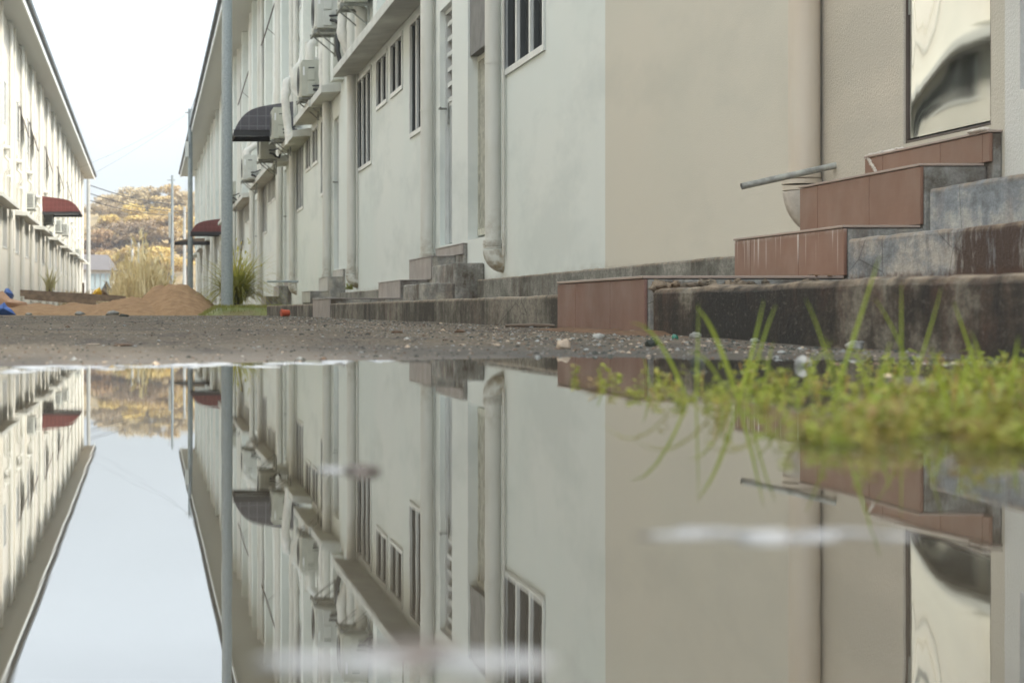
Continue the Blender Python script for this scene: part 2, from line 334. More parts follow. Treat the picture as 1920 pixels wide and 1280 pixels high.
# ------------------------------------------------------------------ ground and water
def shore(x): return min(4.75, max(3.3, 3.72 + .75 * x))
def gz(x, y):
    nz = mnoise.noise(Vector((x * 1.3, y * 1.1, 3))) * .007 + mnoise.noise(Vector((x * 5, y * 4, 1))) * .003
    t = y - shore(x)
    if t > 0: z = .030 * (1 - math.exp(-t / 2.0)) + nz * min(1, t * .8 + .35)
    else: z = -.045 * sstep(-t / .8) + nz * .5
    if x > -1 and y < 4.6:                     # mud bank the weeds grow from
        u = (x - (.30 + .20 * y)) / .22; v = min((y - 1.3) / .5, (4.4 - y) / .6)
        k = sstep(u) * sstep(v); z = z * (1 - k) + k * (-.002 + nz * 1.1)
    if x > .7 and 3.6 < y < 7.2:               # gravelly strip at the foot of the dark kerb
        k = sstep((x - .75 - .25 * max(0, y - 5)) / .5) * sstep((y - 3.7) / .7) * sstep((7.2 - y) / .6); z = max(z, z * (1 - k) + k * (.006 + nz * 1.0))
    if y < -1.2: z = z + .06 * sstep((-1.2 - y) / 1.5)
    if x < -2.6: z += .06 * sstep((-2.6 - x) / 1.2)
    return z
def frange(a, b, s):
    r = []; 
    while a < b: r.append(a); a += s
    return r
xs = [-900, -300, -100, -40, -15, -8, -6, -5, -4.5, -4, -3.5, -3] + frange(-2.6, 2.6, .05) + [2.8, 3.4, 5, 8, 15, 40, 100, 300, 900]
ys = [-120, -40, -15, -8, -5, -4, -3, -2.5, -2] + frange(-1.6, .8, .15) + frange(.8, 6.5, .05) + frange(6.5, 14, .2) + frange(14, 34, .8) + [36, 40, 46, 55, 70, 100, 150, 220, 320, 500, 900, 1500]
g = MB(); nx = len(xs)
g.add([(x, y, gz(x, y)) for y in ys for x in xs], [(j * nx + i, j * nx + i + 1, (j + 1) * nx + i + 1, (j + 1) * nx + i) for j in range(len(ys) - 1) for i in range(nx - 1)], True)
tag(g.build('ground', MT['ground']), kind='structure')
wt = MB(); wt.add([(-3.6, -3.2, 0), (1.74, -3.2, 0), (1.74, 6.2, 0), (-3.6, 6.2, 0)], [(0, 1, 2, 3)])
tag(wt.build('puddle_water', MT['water']), kind='structure')

# ------------------------------------------------------------------ terrace rows
def wall_open(mb, X0, X1, y0, y1, z0, z1, ops):
    cuts = sorted({y0, y1} | {a for o in ops for a in o[:2] if y0 < a < y1})
    for a, b in zip(cuts, cuts[1:]):
        m = (a + b) / 2; hs = sorted((o[2], o[3]) for o in ops if o[0] < m < o[1]); z = z0
        for c, d in hs:
            if c > z: mb.box(X0, X1, a, b, z, c)
            z = max(z, d)
        if z < z1: mb.box(X0, X1, a, b, z, z1)
def window_mesh(wd, ht, n):                    # faces -X, origin at the near bottom corner
    f = MB(); g2 = MB(); t = .05
    f.box(-.018, .10, 0, wd, 0, t); f.box(-.018, .10, 0, wd, ht - t, ht); f.box(-.018, .10, 0, t, t, ht - t); f.box(-.018, .10, wd - t, wd, t, ht - t)
    for k in range(1, n): c = wd * k / n; f.box(-.014, .096, c - .03, c + .03, t, ht - t)
    for k in range(n):                         # dark lips painting in the shade of the frame reveals
        a = wd * k / n + (.05 if k == 0 else .03); b = wd * (k + 1) / n - (.05 if k == n - 1 else .03)
        g2.box(.020, .053, a, a + .012, t, ht - t); g2.box(.012, .053, b - .034, b, t, ht - t); g2.box(.022, .053, a + .012, b - .034, t, t + .014)
    p = MB()
    for k in range(n):
        a = wd * k / n + .03; b = wd * (k + 1) / n - .03; p.box(.054, .066, max(a, t + .001), min(b, wd - t - .001), t + .001, ht - t - .001)
    return f, p, g2
def proto_window(wd, ht, n):
    f, p, g2 = window_mesh(wd, ht, n); fo = f.build('window', MT['frame']); p.build('pane', MT['glass'], fo); g2.build('dark_reveal', MT['ac_dark'], fo); return fo  # dark strips stand in for the shaded reveal beside each pane
def place(proto, parent, x, y, z, flip, used, wd):
    if proto not in used: used.append(proto); o = proto
    else: o = copy_tree(proto)
    o.parent = parent; pl = wloc(parent)
    o.location = Vector((x, y + (wd if flip else 0), z)) - pl; o.rotation_euler = (0, 0, math.pi if flip else 0); return o
used = []
P3 = proto_window(1.7, 1.32, 3); P2 = proto_window(1.15, .68, 2); PU = proto_window(1.0, 1.35, 2)
def proto_pipe(z0, z1, elbow=True):
    m = MB(); m.tube([(0, 0, z0), (0, 0, z1)], .068, 16)
    for zc in (z0 + 1.55, z0 + 4.4): m.tube([(0, 0, zc), (0, 0, zc + .012)], .073, 16)
    if elbow:
        for dz, r in ((-.005, .083), (.02, .087), (.045, .083)): m.tube([(0, 0, z0 + dz), (0, 0, z0 + dz + .02)], r, 16)
        pts = []; rr = .12
        for k in range(9):
            a = k / 8 * math.pi / 2; pts.append((rr * (1 - math.cos(a)), 0, z0 - .005 - rr * math.sin(a) - .01))
        m.tube(pts, [.084, .086, .087, .087, .086, .085, .083, .08, .078], 16)
    return m
def terrace(name, label, X, s, y0, y1, Ze, over, Dk, Wk, walls, loc, right):
    B = empty(name, loc, label, 'building')
    u = lambda d: X + s * d
    flip = s > 0; lower = []; upper = []
    for D in Dk:
        for a, b in ((D + .75, D + 1.55), (D - 1.55, D - .75)):
            if a > y0 and b < y1: lower.append((a, b, .76, 3.16, 'door'))
    for W in Wk:
        for a, b, c, d, k in ((W - 3.65, W - 1.95, 2.06, 3.38, P3), (W + 1.95, W + 3.65, 2.06, 3.38, P3), (W - 1.3, W - .15, 2.70, 3.38, P2), (W + .2, W + 1.35, 2.70, 3.38, P2)):
            if a > y0 and b < y1: lower.append((a, b, c, d, k))
        for a in (W - 3.9, W + 1.9):
            if a > y0 and a + 1 < y1: upper.append((a + .5, a + 1.5, 6.0, 7.35, PU))
    return B, u, flip, lower, upper
# ---- right row
XR = 3.0
DR = [18.85 + 11.6 * k for k in range(0, 9)]; WR = [13.04 + 11.6 * k for k in range(0, 9)]
B, u, flip, low, up = terrace('terrace_row', 'long white terrace on the right with downpipes and shelves over its windows', XR, -1, 2.5, 123, 8.5, .92, DR, WR, None, (3.0, 2.5, 0), True)
low = [o for o in low if o[0] > 14 or o[4] is not P3] ; low = [o for o in low if o[0] > 13.2]
low = [(17.3, 18.63, .76, 3.16, 'door') if abs(o[0] - 17.3) < .05 else o for o in low]
low += [(7.08, 7.9, .76, 3.0, 'steel'), (5.95, 6.845, .86, 3.0, 'neardoor')]
ops = [(a, b, c, d) for a, b, c, d, k in low + up]
def seg(y0, y1, mat, label=None, z1=8.42):
    m = MB(); wall_open(m, XR, XR + .22, y0, y1, -.1, z1, [o for o in ops if o[0] >= y0 - .01 and o[1] <= y1 + .01])
    o = m.build('wall', mat, B); 
    if label: o['label'] = label
seg(2.5, 6.965, MT['white_stucco'], 'coarse white rendered wall strip')
seg(6.965, 8.86, MT['stucco'], 'coarse beige rendered wall around the steel door')
seg(8.86, 13.04, MT['beige_wall'], 'smooth beige wall')
seg(13.04, 123, MT['white_wall'], 'white painted wall')
m = MB(); m.box(XR + .0, XR + 9, 122.99, 123.2, 0, 8.42); m.box(XR + 8.8, XR + 9, 2.5, 122.99, 0, 8.42); m.box(XR + .22, XR + 8.8, 2.3, 2.5, 0, 8.42); m.build('rear_shell', MT['white_wall'], B)
m = MB(); m.prism([(2.02, 8.5), (2.02, 8.78), (2.06, 8.84), (7.5, 10.9), (12.6, 8.9), (12.6, 8.5)], 2.2, 123.6); m.build('roof', MT['roof_dark'], B)
m = MB(); m.box(2.05, XR + .3, 2.25, 123.5, 8.42, 8.497); m.build('soffit', MT['soffit'], B)
m = MB(); m.box(2.035, 2.075, 2.25, 123.55, 8.36, 8.56); m.build('fascia', MT['white_trim'], B)
m = MB(); m.prism([(1.94, 8.57), (1.94, 8.70), (2.03, 8.70), (2.03, 8.57)], 2.25, 123.7); m.build('gutter', MT['roof_dark'], B)

dm = {}
def door_part(B, X, s, a, b, z0, z1, k, style):
    # frame, lower sheet panel, upper louvres; stands 10 cm back in its opening
    x = lambda d: X + s * d
    m = MB(); t = .045
    m.box(x(-.05), x(-.13), a + .001, a + t, z0 + .001, z1 - .001); m.box(x(-.05), x(-.13), b - t, b - .001, z0 + .001, z1 - .001); m.box(x(-.052), x(-.128), a + t, b - t, z1 - t, z1 - .002)
    fr = m.build('door', MT['frame'], B)
    m = MB(); zm = z0 + 1.42
    m.box(x(-.085), x(-.105), a + t, b - t, z0 + .03, zm); m.build('panel', MT['steel_dull'], fr)
    m = MB(); z = zm + .04
    m.box(x(-.08), x(-.11), a + t, b - t, zm, zm + .04)
    while z < z1 - .1:
        m.box(x(-.07), x(-.10), a + t + .002, b - t - .002, z, z + .045); z += .155
    m.build('louvre', MT['frame'], fr)
    m = MB(); m.box(x(-.112), x(-.12), a + t, b - t, zm, z1 - t); m.build('backing', MT['brown_void'], fr)
    m = MB(); yy = b - .07
    m.box(x(-.084), x(-.072), yy - .02, yy + .02, zm - .18, zm + .05); m.tube([(x(-.06), yy, zm - .02), (x(.02), yy, zm - .02), (x(.02), yy - .10, zm - .02)], .011, 8); m.build('handle', MT['bracket'], fr)
    return fr
first_door = None
for a, b, c, d, k in low:
    if k == 'door':
        if abs(a - 17.3) < .05:                # barred gate in front of a dark lobby
            m = MB(); m.box(2.99 + .1, 3.13, a + .001, b - .001, 2.42, 2.47); m.box(3.09, 3.13, a + .001, b - .001, .80, .86)
            m.box(3.092, 3.128, b - .045, b - .001, .86, 2.42); m.box(3.092, 3.128, a + .001, a + .045, .86, 2.42)
            y = a + .11
            while y < b - .06: m.box(3.10, 3.12, y - .014, y + .014, .86, 2.42); y += .066
            gt = m.build('gate', MT['grille'], B); gt['label'] = 'cream barred gate with rust spots'
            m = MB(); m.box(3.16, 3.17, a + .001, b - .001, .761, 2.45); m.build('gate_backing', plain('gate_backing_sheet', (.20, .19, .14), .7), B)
            m = MB(); m.box(3.02, 3.2, a + .001, b - .001, 2.475, 3.155); m.build('lintel_panel', plain('unpainted_grey_render', (.22, .215, .20), .9, vary=.15, bump=.5), B)
        else:
            door_part(B, XR, -1, a, b, c, d, k, 0)
    elif k == 'steel':
        m = MB(); m.box(3.006, 3.06, a + .001, a + .022, c + .001, d - .001); m.box(3.008, 3.06, b - .012, b - .001, c + .001, d - .001); m.box(3.008, 3.06, a + .022, b - .012, d - .03, d - .002); m.box(3.008, 3.12, a + .022, b - .012, c + .001, c + .012)
        fr = m.build('door', MT['frame_dark'], B, bevel=.003); fr['label'] = 'polished buckled stainless steel door'
        def buckle(yy, zz):                   # dents of the thin sheet, given to it as normals
            q = (b - yy) / (b - a); tt = .052 * math.exp(-(q / .30) ** 2) - .008 * q
            return tt * (zz - 1.0) * .68 + .0006 * mnoise.noise(Vector((yy * 2.6, zz * 1.6, 4))) + .0005 * math.exp(-(q / .16) ** 2) * mnoise.noise(Vector((yy * 16, zz * 5, 9)))
        nY, nZ = 90, 160; vs = []; fs = []; nr = []; e_ = .002; m = MB()
        for j in range(nZ + 1):
            for i in range(nY + 1):
                yy = a + .024 + (b - a - .037) * i / nY; zz = c + .02 + (d - c - .055) * j / nZ
                gy = (buckle(yy + e_, zz) - buckle(yy - e_, zz)) / (2 * e_); gz2 = (buckle(yy, zz + e_) - buckle(yy, zz - e_)) / (2 * e_)
                vs.append((3.016, yy, zz)); nr.append(Vector((-1, gy, gz2)).normalized())
        for j in range(nZ):
            for i in range(nY): q = j * (nY + 1) + i; fs.append((q, q + nY + 1, q + nY + 2, q + 1))
        m.add(vs, fs, True); pn = m.build('panel', MT['steel'], fr); pn.data.normals_split_custom_set_from_vertices(nr)
        m = MB(); m.tube([(3.025, b - .02, 1.27), (3.025, b - .02, 1.40)], .012, 10); m.tube([(3.025, b - .02, 1.335), (3.025, b - .02, 1.338)], .014, 10); m.build('hinge', MT['bracket'], fr)
    elif k == 'neardoor':
        m = MB(); m.box(3.02, 3.09, b - .05, b - .001, c + .001, d - .001); m.box(3.02, 3.09, a + .001, b - .05, c + .001, c + .03)
        fr = m.build('door', MT['frame_dark'], B); m = MB(); m.box(3.06, 3.08, a, b - .05, c + .03, d - .01); m.build('panel', MT['grille'], fr)
    else:
        o = place(k, B, 3.0, a, c, False, used, b - a)
for i, (a, b, c, d, k) in enumerate(up):
    o = place(k, B, 3.0, a, c, False, used, b - a)
# open casements upstairs
def leaf_open(parent, s, y, z, h, ang):
    m = MB(); dx = math.cos(ang) * .48 * s; dy = math.sin(ang) * .48
    p0 = Vector((0, y, z)); 
    for q in range(2):
        zz = z + q * (h - .04); m.tube([(0.01 * s, y, zz + .02), (dx, y + dy, zz + .02)], .02, 4, smooth=False)
    m.tube([(0.01 * s, y, z), (0.01 * s, y, z + h)], .02, 4, smooth=False); m.tube([(dx, y + dy, z), (dx, y + dy, z + h)], .02, 4, smooth=False)
    m.tube([(s * .02, y + .25, z), (dx * .7, y + dy * .7, z)], .006, 5)
    return m
def casement(B, X, s, y, z, h):            # top-hung sash pushed out at the bottom
    w_ = .5; a = .30; P = lambda q, yy, off=0: (X + s * (.03 + math.sin(a) * q + off * math.cos(a)), yy, z + h - math.cos(a) * q + off * math.sin(a) * 0)
    m = MB()
    for yy in (y, y + w_): m.tube([P(0, yy), P(h, yy)], .012, 4, smooth=False)
    for q in (.01, h): m.tube([P(q, y), P(q, y + w_)], .018, 4, smooth=False)
    m.tube([P(h * .7, y + .02), (X + s * .03, y + .02, z + h * .15)], .007, 5)
    o = m.build('casement', MT['frame_dark'], B)
    m = MB(); m.add([P(.02, y + .02), P(.02, y + w_ - .02), P(h - .02, y + w_ - .02), P(h - .02, y + .02)], [(0, 1, 2, 3)]); m.build('pane', MT['glass'], o)
for y, z in ((45.35, 6.15), (57.2, 6.0)): casement(B, 3.0, -1, y, z, 1.15)
# pilasters at party lines above the shelves, downpipes
for k in range(3, 21):
    P = 7.24 + 5.8 * k - .0
    if P < 122: m = MB(); m.box(2.83, 2.999, P - .12, P + .32, 3.62, 8.415); m.build('pilaster', MT['white_wall'], B)
pb = MB(); pb.tube([(2.927, 8.87, .665), (2.927, 8.87, 8.4)], .069, 24)
for dz in (0, .028, .055): pb.tube([(2.915, 8.87, .635 + dz), (2.915, 8.87, .655 + dz)], .083 if dz != .028 else .087, 24)
e = MB(); pts = []
for k in range(11): a = k / 10 * math.pi / 2; pts.append((2.915 + .10 * (1 - math.cos(a)), 8.87, .635 - .13 * math.sin(a)))
e.tube(pts, [.082 - .001 * k for k in range(11)], 24); eo = e.build('elbow', MT['mortar'], B)
po = pb.build('downpipe', MT['pipe_beige'], B); po['label'] = 'beige painted downpipe beside the steel door'
pp = proto_pipe(.63, 8.4)
for v in range(1): src = pp.build('downpipe', MT['pipe'], None)
firstp = True
for D in DR:
    for dy in (-2.06, 1.9):
        if D + dy > 122: continue
        o = src if firstp else inst(src); firstp = False
        o.parent = B; o.location = Vector((2.915, D + dy, 0)) - wloc(B)
        m = MB(); m.tube([(2.975, D + dy + (.2 if dy > 0 else -.17), .55), (2.975, D + dy + (.2 if dy > 0 else -.17), 6)], .014, 6); m.build('conduit', MT['pipe'], B)
for k in range(2, 20):                         # upper slim soil pipes, topped by an elbow
    y = 10.2 + 5.8 * k
    if y < 121:
        m = MB(); m.tube([(2.93, y, 3.7), (2.93, y, 8.2), (2.96, y, 8.32), (3.02, y, 8.36)], .055, 8); m.tube([(2.93, y, 5.4), (2.93, y, 5.5)], .065, 8); m.build('soil_pipe', MT['pipe'], B)
        if k % 2 == 0 and y < 70: m = MB(); m.tube([(2.975, y + 1.3, 3.7), (2.97, y + 1.33, 4.9), (2.98, y + 1.15, 5.6), (2.97, y + 1.32, 6.5), (2.98, y + 1.3, 8.3)], .008, 5); m.build('cable', MT['galv_rough'], B)
# shelves (concrete canopies) over the windows
shelves = [(20.95, 28.55, 3.44, .34), (32.9, 36.2, 3.46, .34), (36.35, 40.3, 3.27, .35), (41.6, 43.1, 3.2, .33), (43.9, 52.1, 3.24, .34), (55.6, 63.3, 3.26, .34), (67.2, 74.9, 3.3, .34), (78.8, 86.5, 3.3, .34), (90.4, 98, 3.3, .34), (102, 109.6, 3.3, .34), (113.6, 121, 3.3, .34),
           (30.9, 33.0, 3.48, .30)]
for a, b, z, d in shelves:
    m = MB(); m.prism([(3.0, z + .02), (3.0 - d, z), (3.0 - d, z + .12), (3.0, z + .17)], a, b); m.build('window_shelf', MT['shelf'], B, bevel=.008)

# ---- concrete plinth, kerbs and aprons (things of their own)
def slab(name, label, cat, mat, boxes, loc, bevel=.012, group=None, wob=.004):
    m = MB()
    for (x0, x1, y0, y1, z0, z1) in boxes:
        n = max(1, int((y1 - y0) / (.06 if y0 < 10 else .2))); prof = []
        for k in range(n + 1):
            y = y0 + (y1 - y0) * k / n
            dz = mnoise.noise(Vector((x0, y * 1.7, z1))) * wob + mnoise.noise(Vector((x0, y * 11, z1))) * wob * .45; dx = mnoise.noise(Vector((x0 + 5, y * 1.1, z1))) * wob
            prof.append((y, dx, dz))
        vs = []; fs = []
        for y, dx, dz in prof: vs += [(x0 + dx, y, z0), (x1, y, z0), (x1, y, z1 + dz), (x0 + dx, y, z1 + dz)]
        for k in range(n):
            for q in range(4): fs.append((k * 4 + q, k * 4 + (q + 1) % 4, (k + 1) * 4 + (q + 1) % 4, (k + 1) * 4 + q))
        fs += [(3, 2, 1, 0), (n * 4, n * 4 + 1, n * 4 + 2, n * 4 + 3)]; fs = [f[::-1] for f in fs]
        m.add(vs, fs)
    o = m.build(name, mat, None, loc, bevel=bevel); return tag(o, label, cat, group)
slab('wall_plinth', 'weathered plinth at the wall foot between the two nearest flights of steps', 'plinth', MT['conc_plinth'], [(2.93, 2.998, 8.36, 17.68, -.05, .375)], (2.93, 8.36, 0))
slab('wall_plinth', 'weathered concrete plinth along the foot of the white wall beyond the taupe tiled steps', 'plinth', MT['conc_plinth'], [(2.92, 2.997, 21.1, 30.1, -.05, .37)], (2.92, 21.1, 0))
slab('kerb', 'low streaked concrete drain kerb between the brown tiled riser and the taupe tiled steps', 'kerb', MT['conc_kerb'], [(1.76, 2.925, 8.53, 19.14, -.1, .168)], (1.76, 8.53, 0))
slab('kerb', 'low concrete kerb running on past the taupe tiled steps to the grass patch', 'kerb', MT['conc_kerb'], [(1.77, 2.915, 21.12, 29.5, -.1, .175)], (1.77, 21.12, 0))
slab('kerb', 'black stained mossy concrete kerb behind the weeds at right', 'kerb', MT['conc_dark'], [(1.775, 2.47, 2.6, 6.985, -.1, .178)], (1.775, 2.6, 0), .02, wob=.012)
slab('concrete_ledge', 'blue grey cement block with brown runs on top of the dark kerb', 'ledge', MT['conc_blue'], [(2.46, 2.75, 2.6, 6.99, -.1, .352)], (2.46, 2.6, 0), .012, wob=.006)
slab('concrete_ledge', 'topmost blue grey cement block beside the terracotta steps', 'ledge', MT['conc_blue_top'], [(2.745, 2.997, 2.6, 6.985, -.1, .528)], (2.745, 2.6, 0), .012, wob=.006)
slab('concrete_ledge', 'two stained cement blocks in front of the taupe tiled steps', 'ledge', MT['conc_mid'], [(2.46, 2.735, 17.7, 19.13, -.1, .345), (2.735, 2.996, 17.7, 19.13, -.1, .525)], (2.46, 17.7, 0), .012)
slab('concrete_ledge', 'pale cement blocks in front of the third flight of steps', 'ledge', MT['conc_mid'], [(2.5, 2.74, 29.2, 30.12, -.1, .30)], (2.5, 29.2, 0), .01)

# ---- steps
def tiles(m, X, edges, z0, z1, th=.012, gap=.003):
    for a, b in zip(edges, edges[1:]): m.box(X, X + th, a + gap / 2, b - gap / 2, z0, z1)
def steps(label, y0, y1, edges, mats, X1=1.755, low=True, group=None, side=MT['conc_mid'], z3=.62):
    t = empty('entrance_steps', (2.7, y0, 0), label, 'steps', group)
    lv = [(2.46, .222, .402), (2.73, .402, z3), (2.955, z3, .735)]
    m = MB()
    e_ = edges
    if low: m.box(X1 + .013, 2.472, e_[0][0] + .002, e_[0][-1] - .004, -.1, .212)
    m.box(2.474, 2.742, e_[1][0] + .003, e_[1][-1] - .004, -.1, .392); m.box(2.743, 2.966, e_[2][0] + .001, e_[2][-1] - .004, -.1, z3 - .01); m.box(2.967, 2.999, e_[3][0] + .001, e_[3][-1] - .004, -.1, .725)
    m.build('core', side, t, bevel=.006)
    if low:
        m = MB(); tiles(m, X1, edges[0], .0, .212); m.build('low_riser', mats[0], t, bevel=.002)
        m = MB(); m.box(X1 - .006, 2.459, y0 - .002, y1 + .002, .214, .224); m.build('low_tread', mats[3], t, bevel=.002)
    for k, (x, za, zb) in enumerate(lv):
        m = MB(); tiles(m, x, edges[k + 1], za + .003, zb - .011); m.build('riser', mats[k if k else 1], t, bevel=.002)
        nx_ = lv[k + 1][0] - .001 if k < 2 else 3.05
        m = MB(); m.box(x - .005, nx_, edges[k + 1][0] - .003, edges[k + 1][-1] + .003 if k < 2 else edges[k + 1][-1], zb - .009, zb); m.build('tread', mats[3], t, bevel=.002)
    return t
T = MT
s1 = steps('terracotta tiled steps climbing to the polished steel door', 7.03, 8.5, [[7.03, 7.55, 8.16, 8.52], [7.03, 7.52, 8.12, 8.34], [7.03, 7.53, 8.11, 8.33], [6.985, 7.045, 7.42, 8.0, 8.2]], [T['tile_brown'], T['tile_red_streaked'], T['tile_red'], T['tread']], side=T['conc_mid'])
for o in kids(s1):
    if o.name.startswith('riser') and o.data.materials[0] == T['tile_red_streaked'] : pass
rs = [o for o in kids(s1) if o.name.startswith('riser')]
rs[0].data.materials[0] = T['tile_red_streaked']; rs[1].data.materials[0] = T['tile_red']; rs[2].data.materials[0] = T['tile_red']
def lump(m, c, sx, sy, sz, seed, n=10, k=6, amp=.25):
    vs = []; fs = []
    for j in range(k + 1):
        ph = math.pi * j / k
        for i in range(n):
            th = 2 * math.pi * i / n; d = Vector((math.sin(ph) * math.cos(th), math.sin(ph) * math.sin(th), math.cos(ph)))
            r = 1 + amp * mnoise.noise(d * 1.6 + Vector((seed, seed * 2, 0))) * 1.6
            vs.append((c[0] + d.x * r * sx, c[1] + d.y * r * sy, c[2] + d.z * r * sz))
    for j in range(k):
        for i in range(n): a = j * n + i; b = j * n + (i + 1) % n; fs.append((a, a + n, b + n, b))
    m.add(vs, fs, True)
m = MB()
rnd = random.Random(3)
for i in range(16): lump(m, (2.962 + .02 * rnd.random(), 8.19 - .36 * i / 15, .733 + .003 * rnd.random()), .014, .03, .006 + .004 * rnd.random(), i, amp=.5)
m.build('mortar', T['mortar'], s1); m = MB()
for i in range(8): lump(m, (2.955, 8.16 - .012 * i, .722 - .008 * i), .004, .014, .009, i + 40, amp=.5)
m.build('mortar', T['mortar'], s1); m = MB()
for i in range(7): lump(m, (2.955, 7.02 + .018 * i, .739), .02, .02, .008, i + 70)
m.build('mortar', T['mortar'], s1)
E2 = [19.15, 19.75, 20.35, 20.95, 21.1]
s2 = steps('taupe tiled steps below the second steel louvre door', 19.15, 21.1, [E2, [19.4, 20.0, 20.6, 21.18], [19.16, 19.8, 20.4, 20.75], [18.65, 19.2, 19.8, 20.4]], [T['tile_grey']] * 4, z3=.63)
E3 = [30.15, 30.75, 31.35, 31.7]
s3 = steps('pale tiled steps, third flight from the camera', 30.15, 31.7, [E3, E3, E3, E3], [T['tile_pale']] * 4, low=False)
s4 = steps('small grey tiled steps just behind the bushy grass clump', 41.4, 43.0, [[41.4, 42, 43], [41.4, 42, 43], [41.4, 42, 43], [41.4, 42, 43]], [T['tile_grey']] * 4, low=False)

# conduit stub, thin rail, sludge
m = MB(); p0 = Vector((3.02, 8.68, .737)); p1 = Vector((2.585, 8.66, .64)); m.tube([p0, p1], .0145, 14, cap=False); m.tube([p0, p1], .0115, 12, cap=False)
tag(m.build('conduit_stub', T['galv_rough'], None, (3.0, 8.68, .73), 0), 'bare grey conduit poking out of the beige wall beside the terracotta steps', 'pipe')
m = MB(); m.tube([(2.9, 38.2, .66), (2.3, 38.2, .66)], .02, 8); tag(m.build('conduit_stub', T['galv'], None, (2.9, 38.2, .66)), 'thin grey conduit low on the white wall right of the bushy grass clump', 'pipe')

# ------------------------------------------------------------------ left row
XL = -4.5
DL = [7.3 + 11.7 * k for k in range(0, 12)]; WL = [13.15 + 11.7 * k for k in range(0, 12)]
BL, uL, fl, lowL, upL = terrace('terrace_row', 'long cream two storey terrace on the left in warm light under a dark roof edge', XL, 1, 1.5, 140, 9.5, .8, DL, WL, None, (-4.5, 1.5, 0), False)
ops = [(a, b, c, d) for a, b, c, d, k in lowL + upL]
m = MB(); wall_open(m, XL, XL - .22, 1.5, 140, -.1, 9.42, ops); m.build('wall', T['cream_wall'], BL)
m = MB(); m.box(XL - 9, XL, 140, 140.2, 0, 9.42); m.box(XL - 9, XL - 8.8, 1.5, 140, 0, 9.42); m.box(XL - 8.8, XL - .22, 1.3, 1.5, 0, 9.42); m.build('rear_shell', T['cream_wall'], BL)
m = MB(); m.prism([(-3.68, 9.5), (-3.68, 9.78), (-3.72, 9.84), (-9, 11.9), (-14, 9.9), (-14, 9.5)][::-1], 1.2, 141.2); m.build('roof', T['roof_dark'], BL)
m = MB(); m.box(-3.72, XL - .3, 1.2, 141.0, 9.42, 9.497); m.build('soffit', T['soffit'], BL)
m = MB(); m.box(-3.73, -3.69, 1.2, 141.1, 9.30, 9.56); m.build('fascia', T['white_trim'], BL)
m = MB(); m.box(-3.68, -3.58, 1.2, 141.2, 9.57, 9.72); m.build('gutter', T['roof_dark'], BL)
for a, b, c, d, k in lowL:
    if k == 'door':
        fr = door_part(BL, XL, 1, a, b, c, d, k, 1)
    else: place(k, BL, XL, a, c, True, used, b - a)
for a, b, c, d, k in upL: place(k, BL, XL, a, c, True, used, b - a)
for y in (69.3, 75.2, 86.8, 98.5, 110): casement(BL, XL, 1, y, 6.1, 1.15)
for k in range(24):
    y = 5.5 + 5.85 * k
    if y < 139:
        m = MB(); m.tube([(-4.38, y, .3), (-4.38, y, 9.2), (-4.40, y, 9.33), (-4.48, y, 9.36)], .075, 8); m.build('downpipe', T['pipe'], BL)
    P = 7.3 + 5.85 * k
    if P < 139: m = MB(); m.box(-4.499, -4.34, P - .2, P + .2, 3.62, 9.415); m.build('pilaster', T['cream_wall'], BL)
for W in WL:
    m = MB(); m.prism([(-4.5, 3.36), (-4.5, 3.53), (-4.08, 3.46), (-4.08, 3.33)], W - 3.9, min(W + 3.9, 139.5)); m.build('window_shelf', T['shelf'], BL, bevel=.008)
# upstairs vent and waste pipes with knobbly bends
for k in range(10, 23):
    y = 3.2 + 5.85 * k + rnd.uniform(-.9, .9); j = rnd.uniform(-.25, .45)
    m = MB(); m.tube([(-4.42, y, 3.6), (-4.40, y, 4.0 + j), (-4.28, y, 4.12 + j), (-4.26, y, 4.35 + j), (-4.42, y + .1, 4.5 + j), (-4.42, y + .1, 5.0 + j)], .05, 8); m.tube([(-4.25, y, 4.75 + j), (-4.5, y, 4.8 + j)], .075, 8); m.tube([(-4.26, y + .5, 4.1), (-4.26, y + .5, 4.3), (-4.5, y + .5, 4.3)], .05, 8); m.build('waste_pipe', T['pipe'], BL)
for y in (21.3, 26.9, 33.8, 37.3, 45.4, 49.2, 56.8):
    m = MB(); m.tube([(2.98, y + .1, 5.1), (2.9, y + .1, 4.75), (2.78, y, 4.6), (2.78, y, 4.3), (2.9, y, 4.15), (2.9, y, 3.6)], .075, 12)
    m.tube([(3.0, y + .5, 4.7), (2.75, y + .5, 4.7)], .05, 10); m.tube([(2.76, y + .5, 4.72), (2.76, y + .5, 4.3), (2.9, y + .2, 4.1)], .045, 10); m.build('waste_pipe', T['pipe'], B)

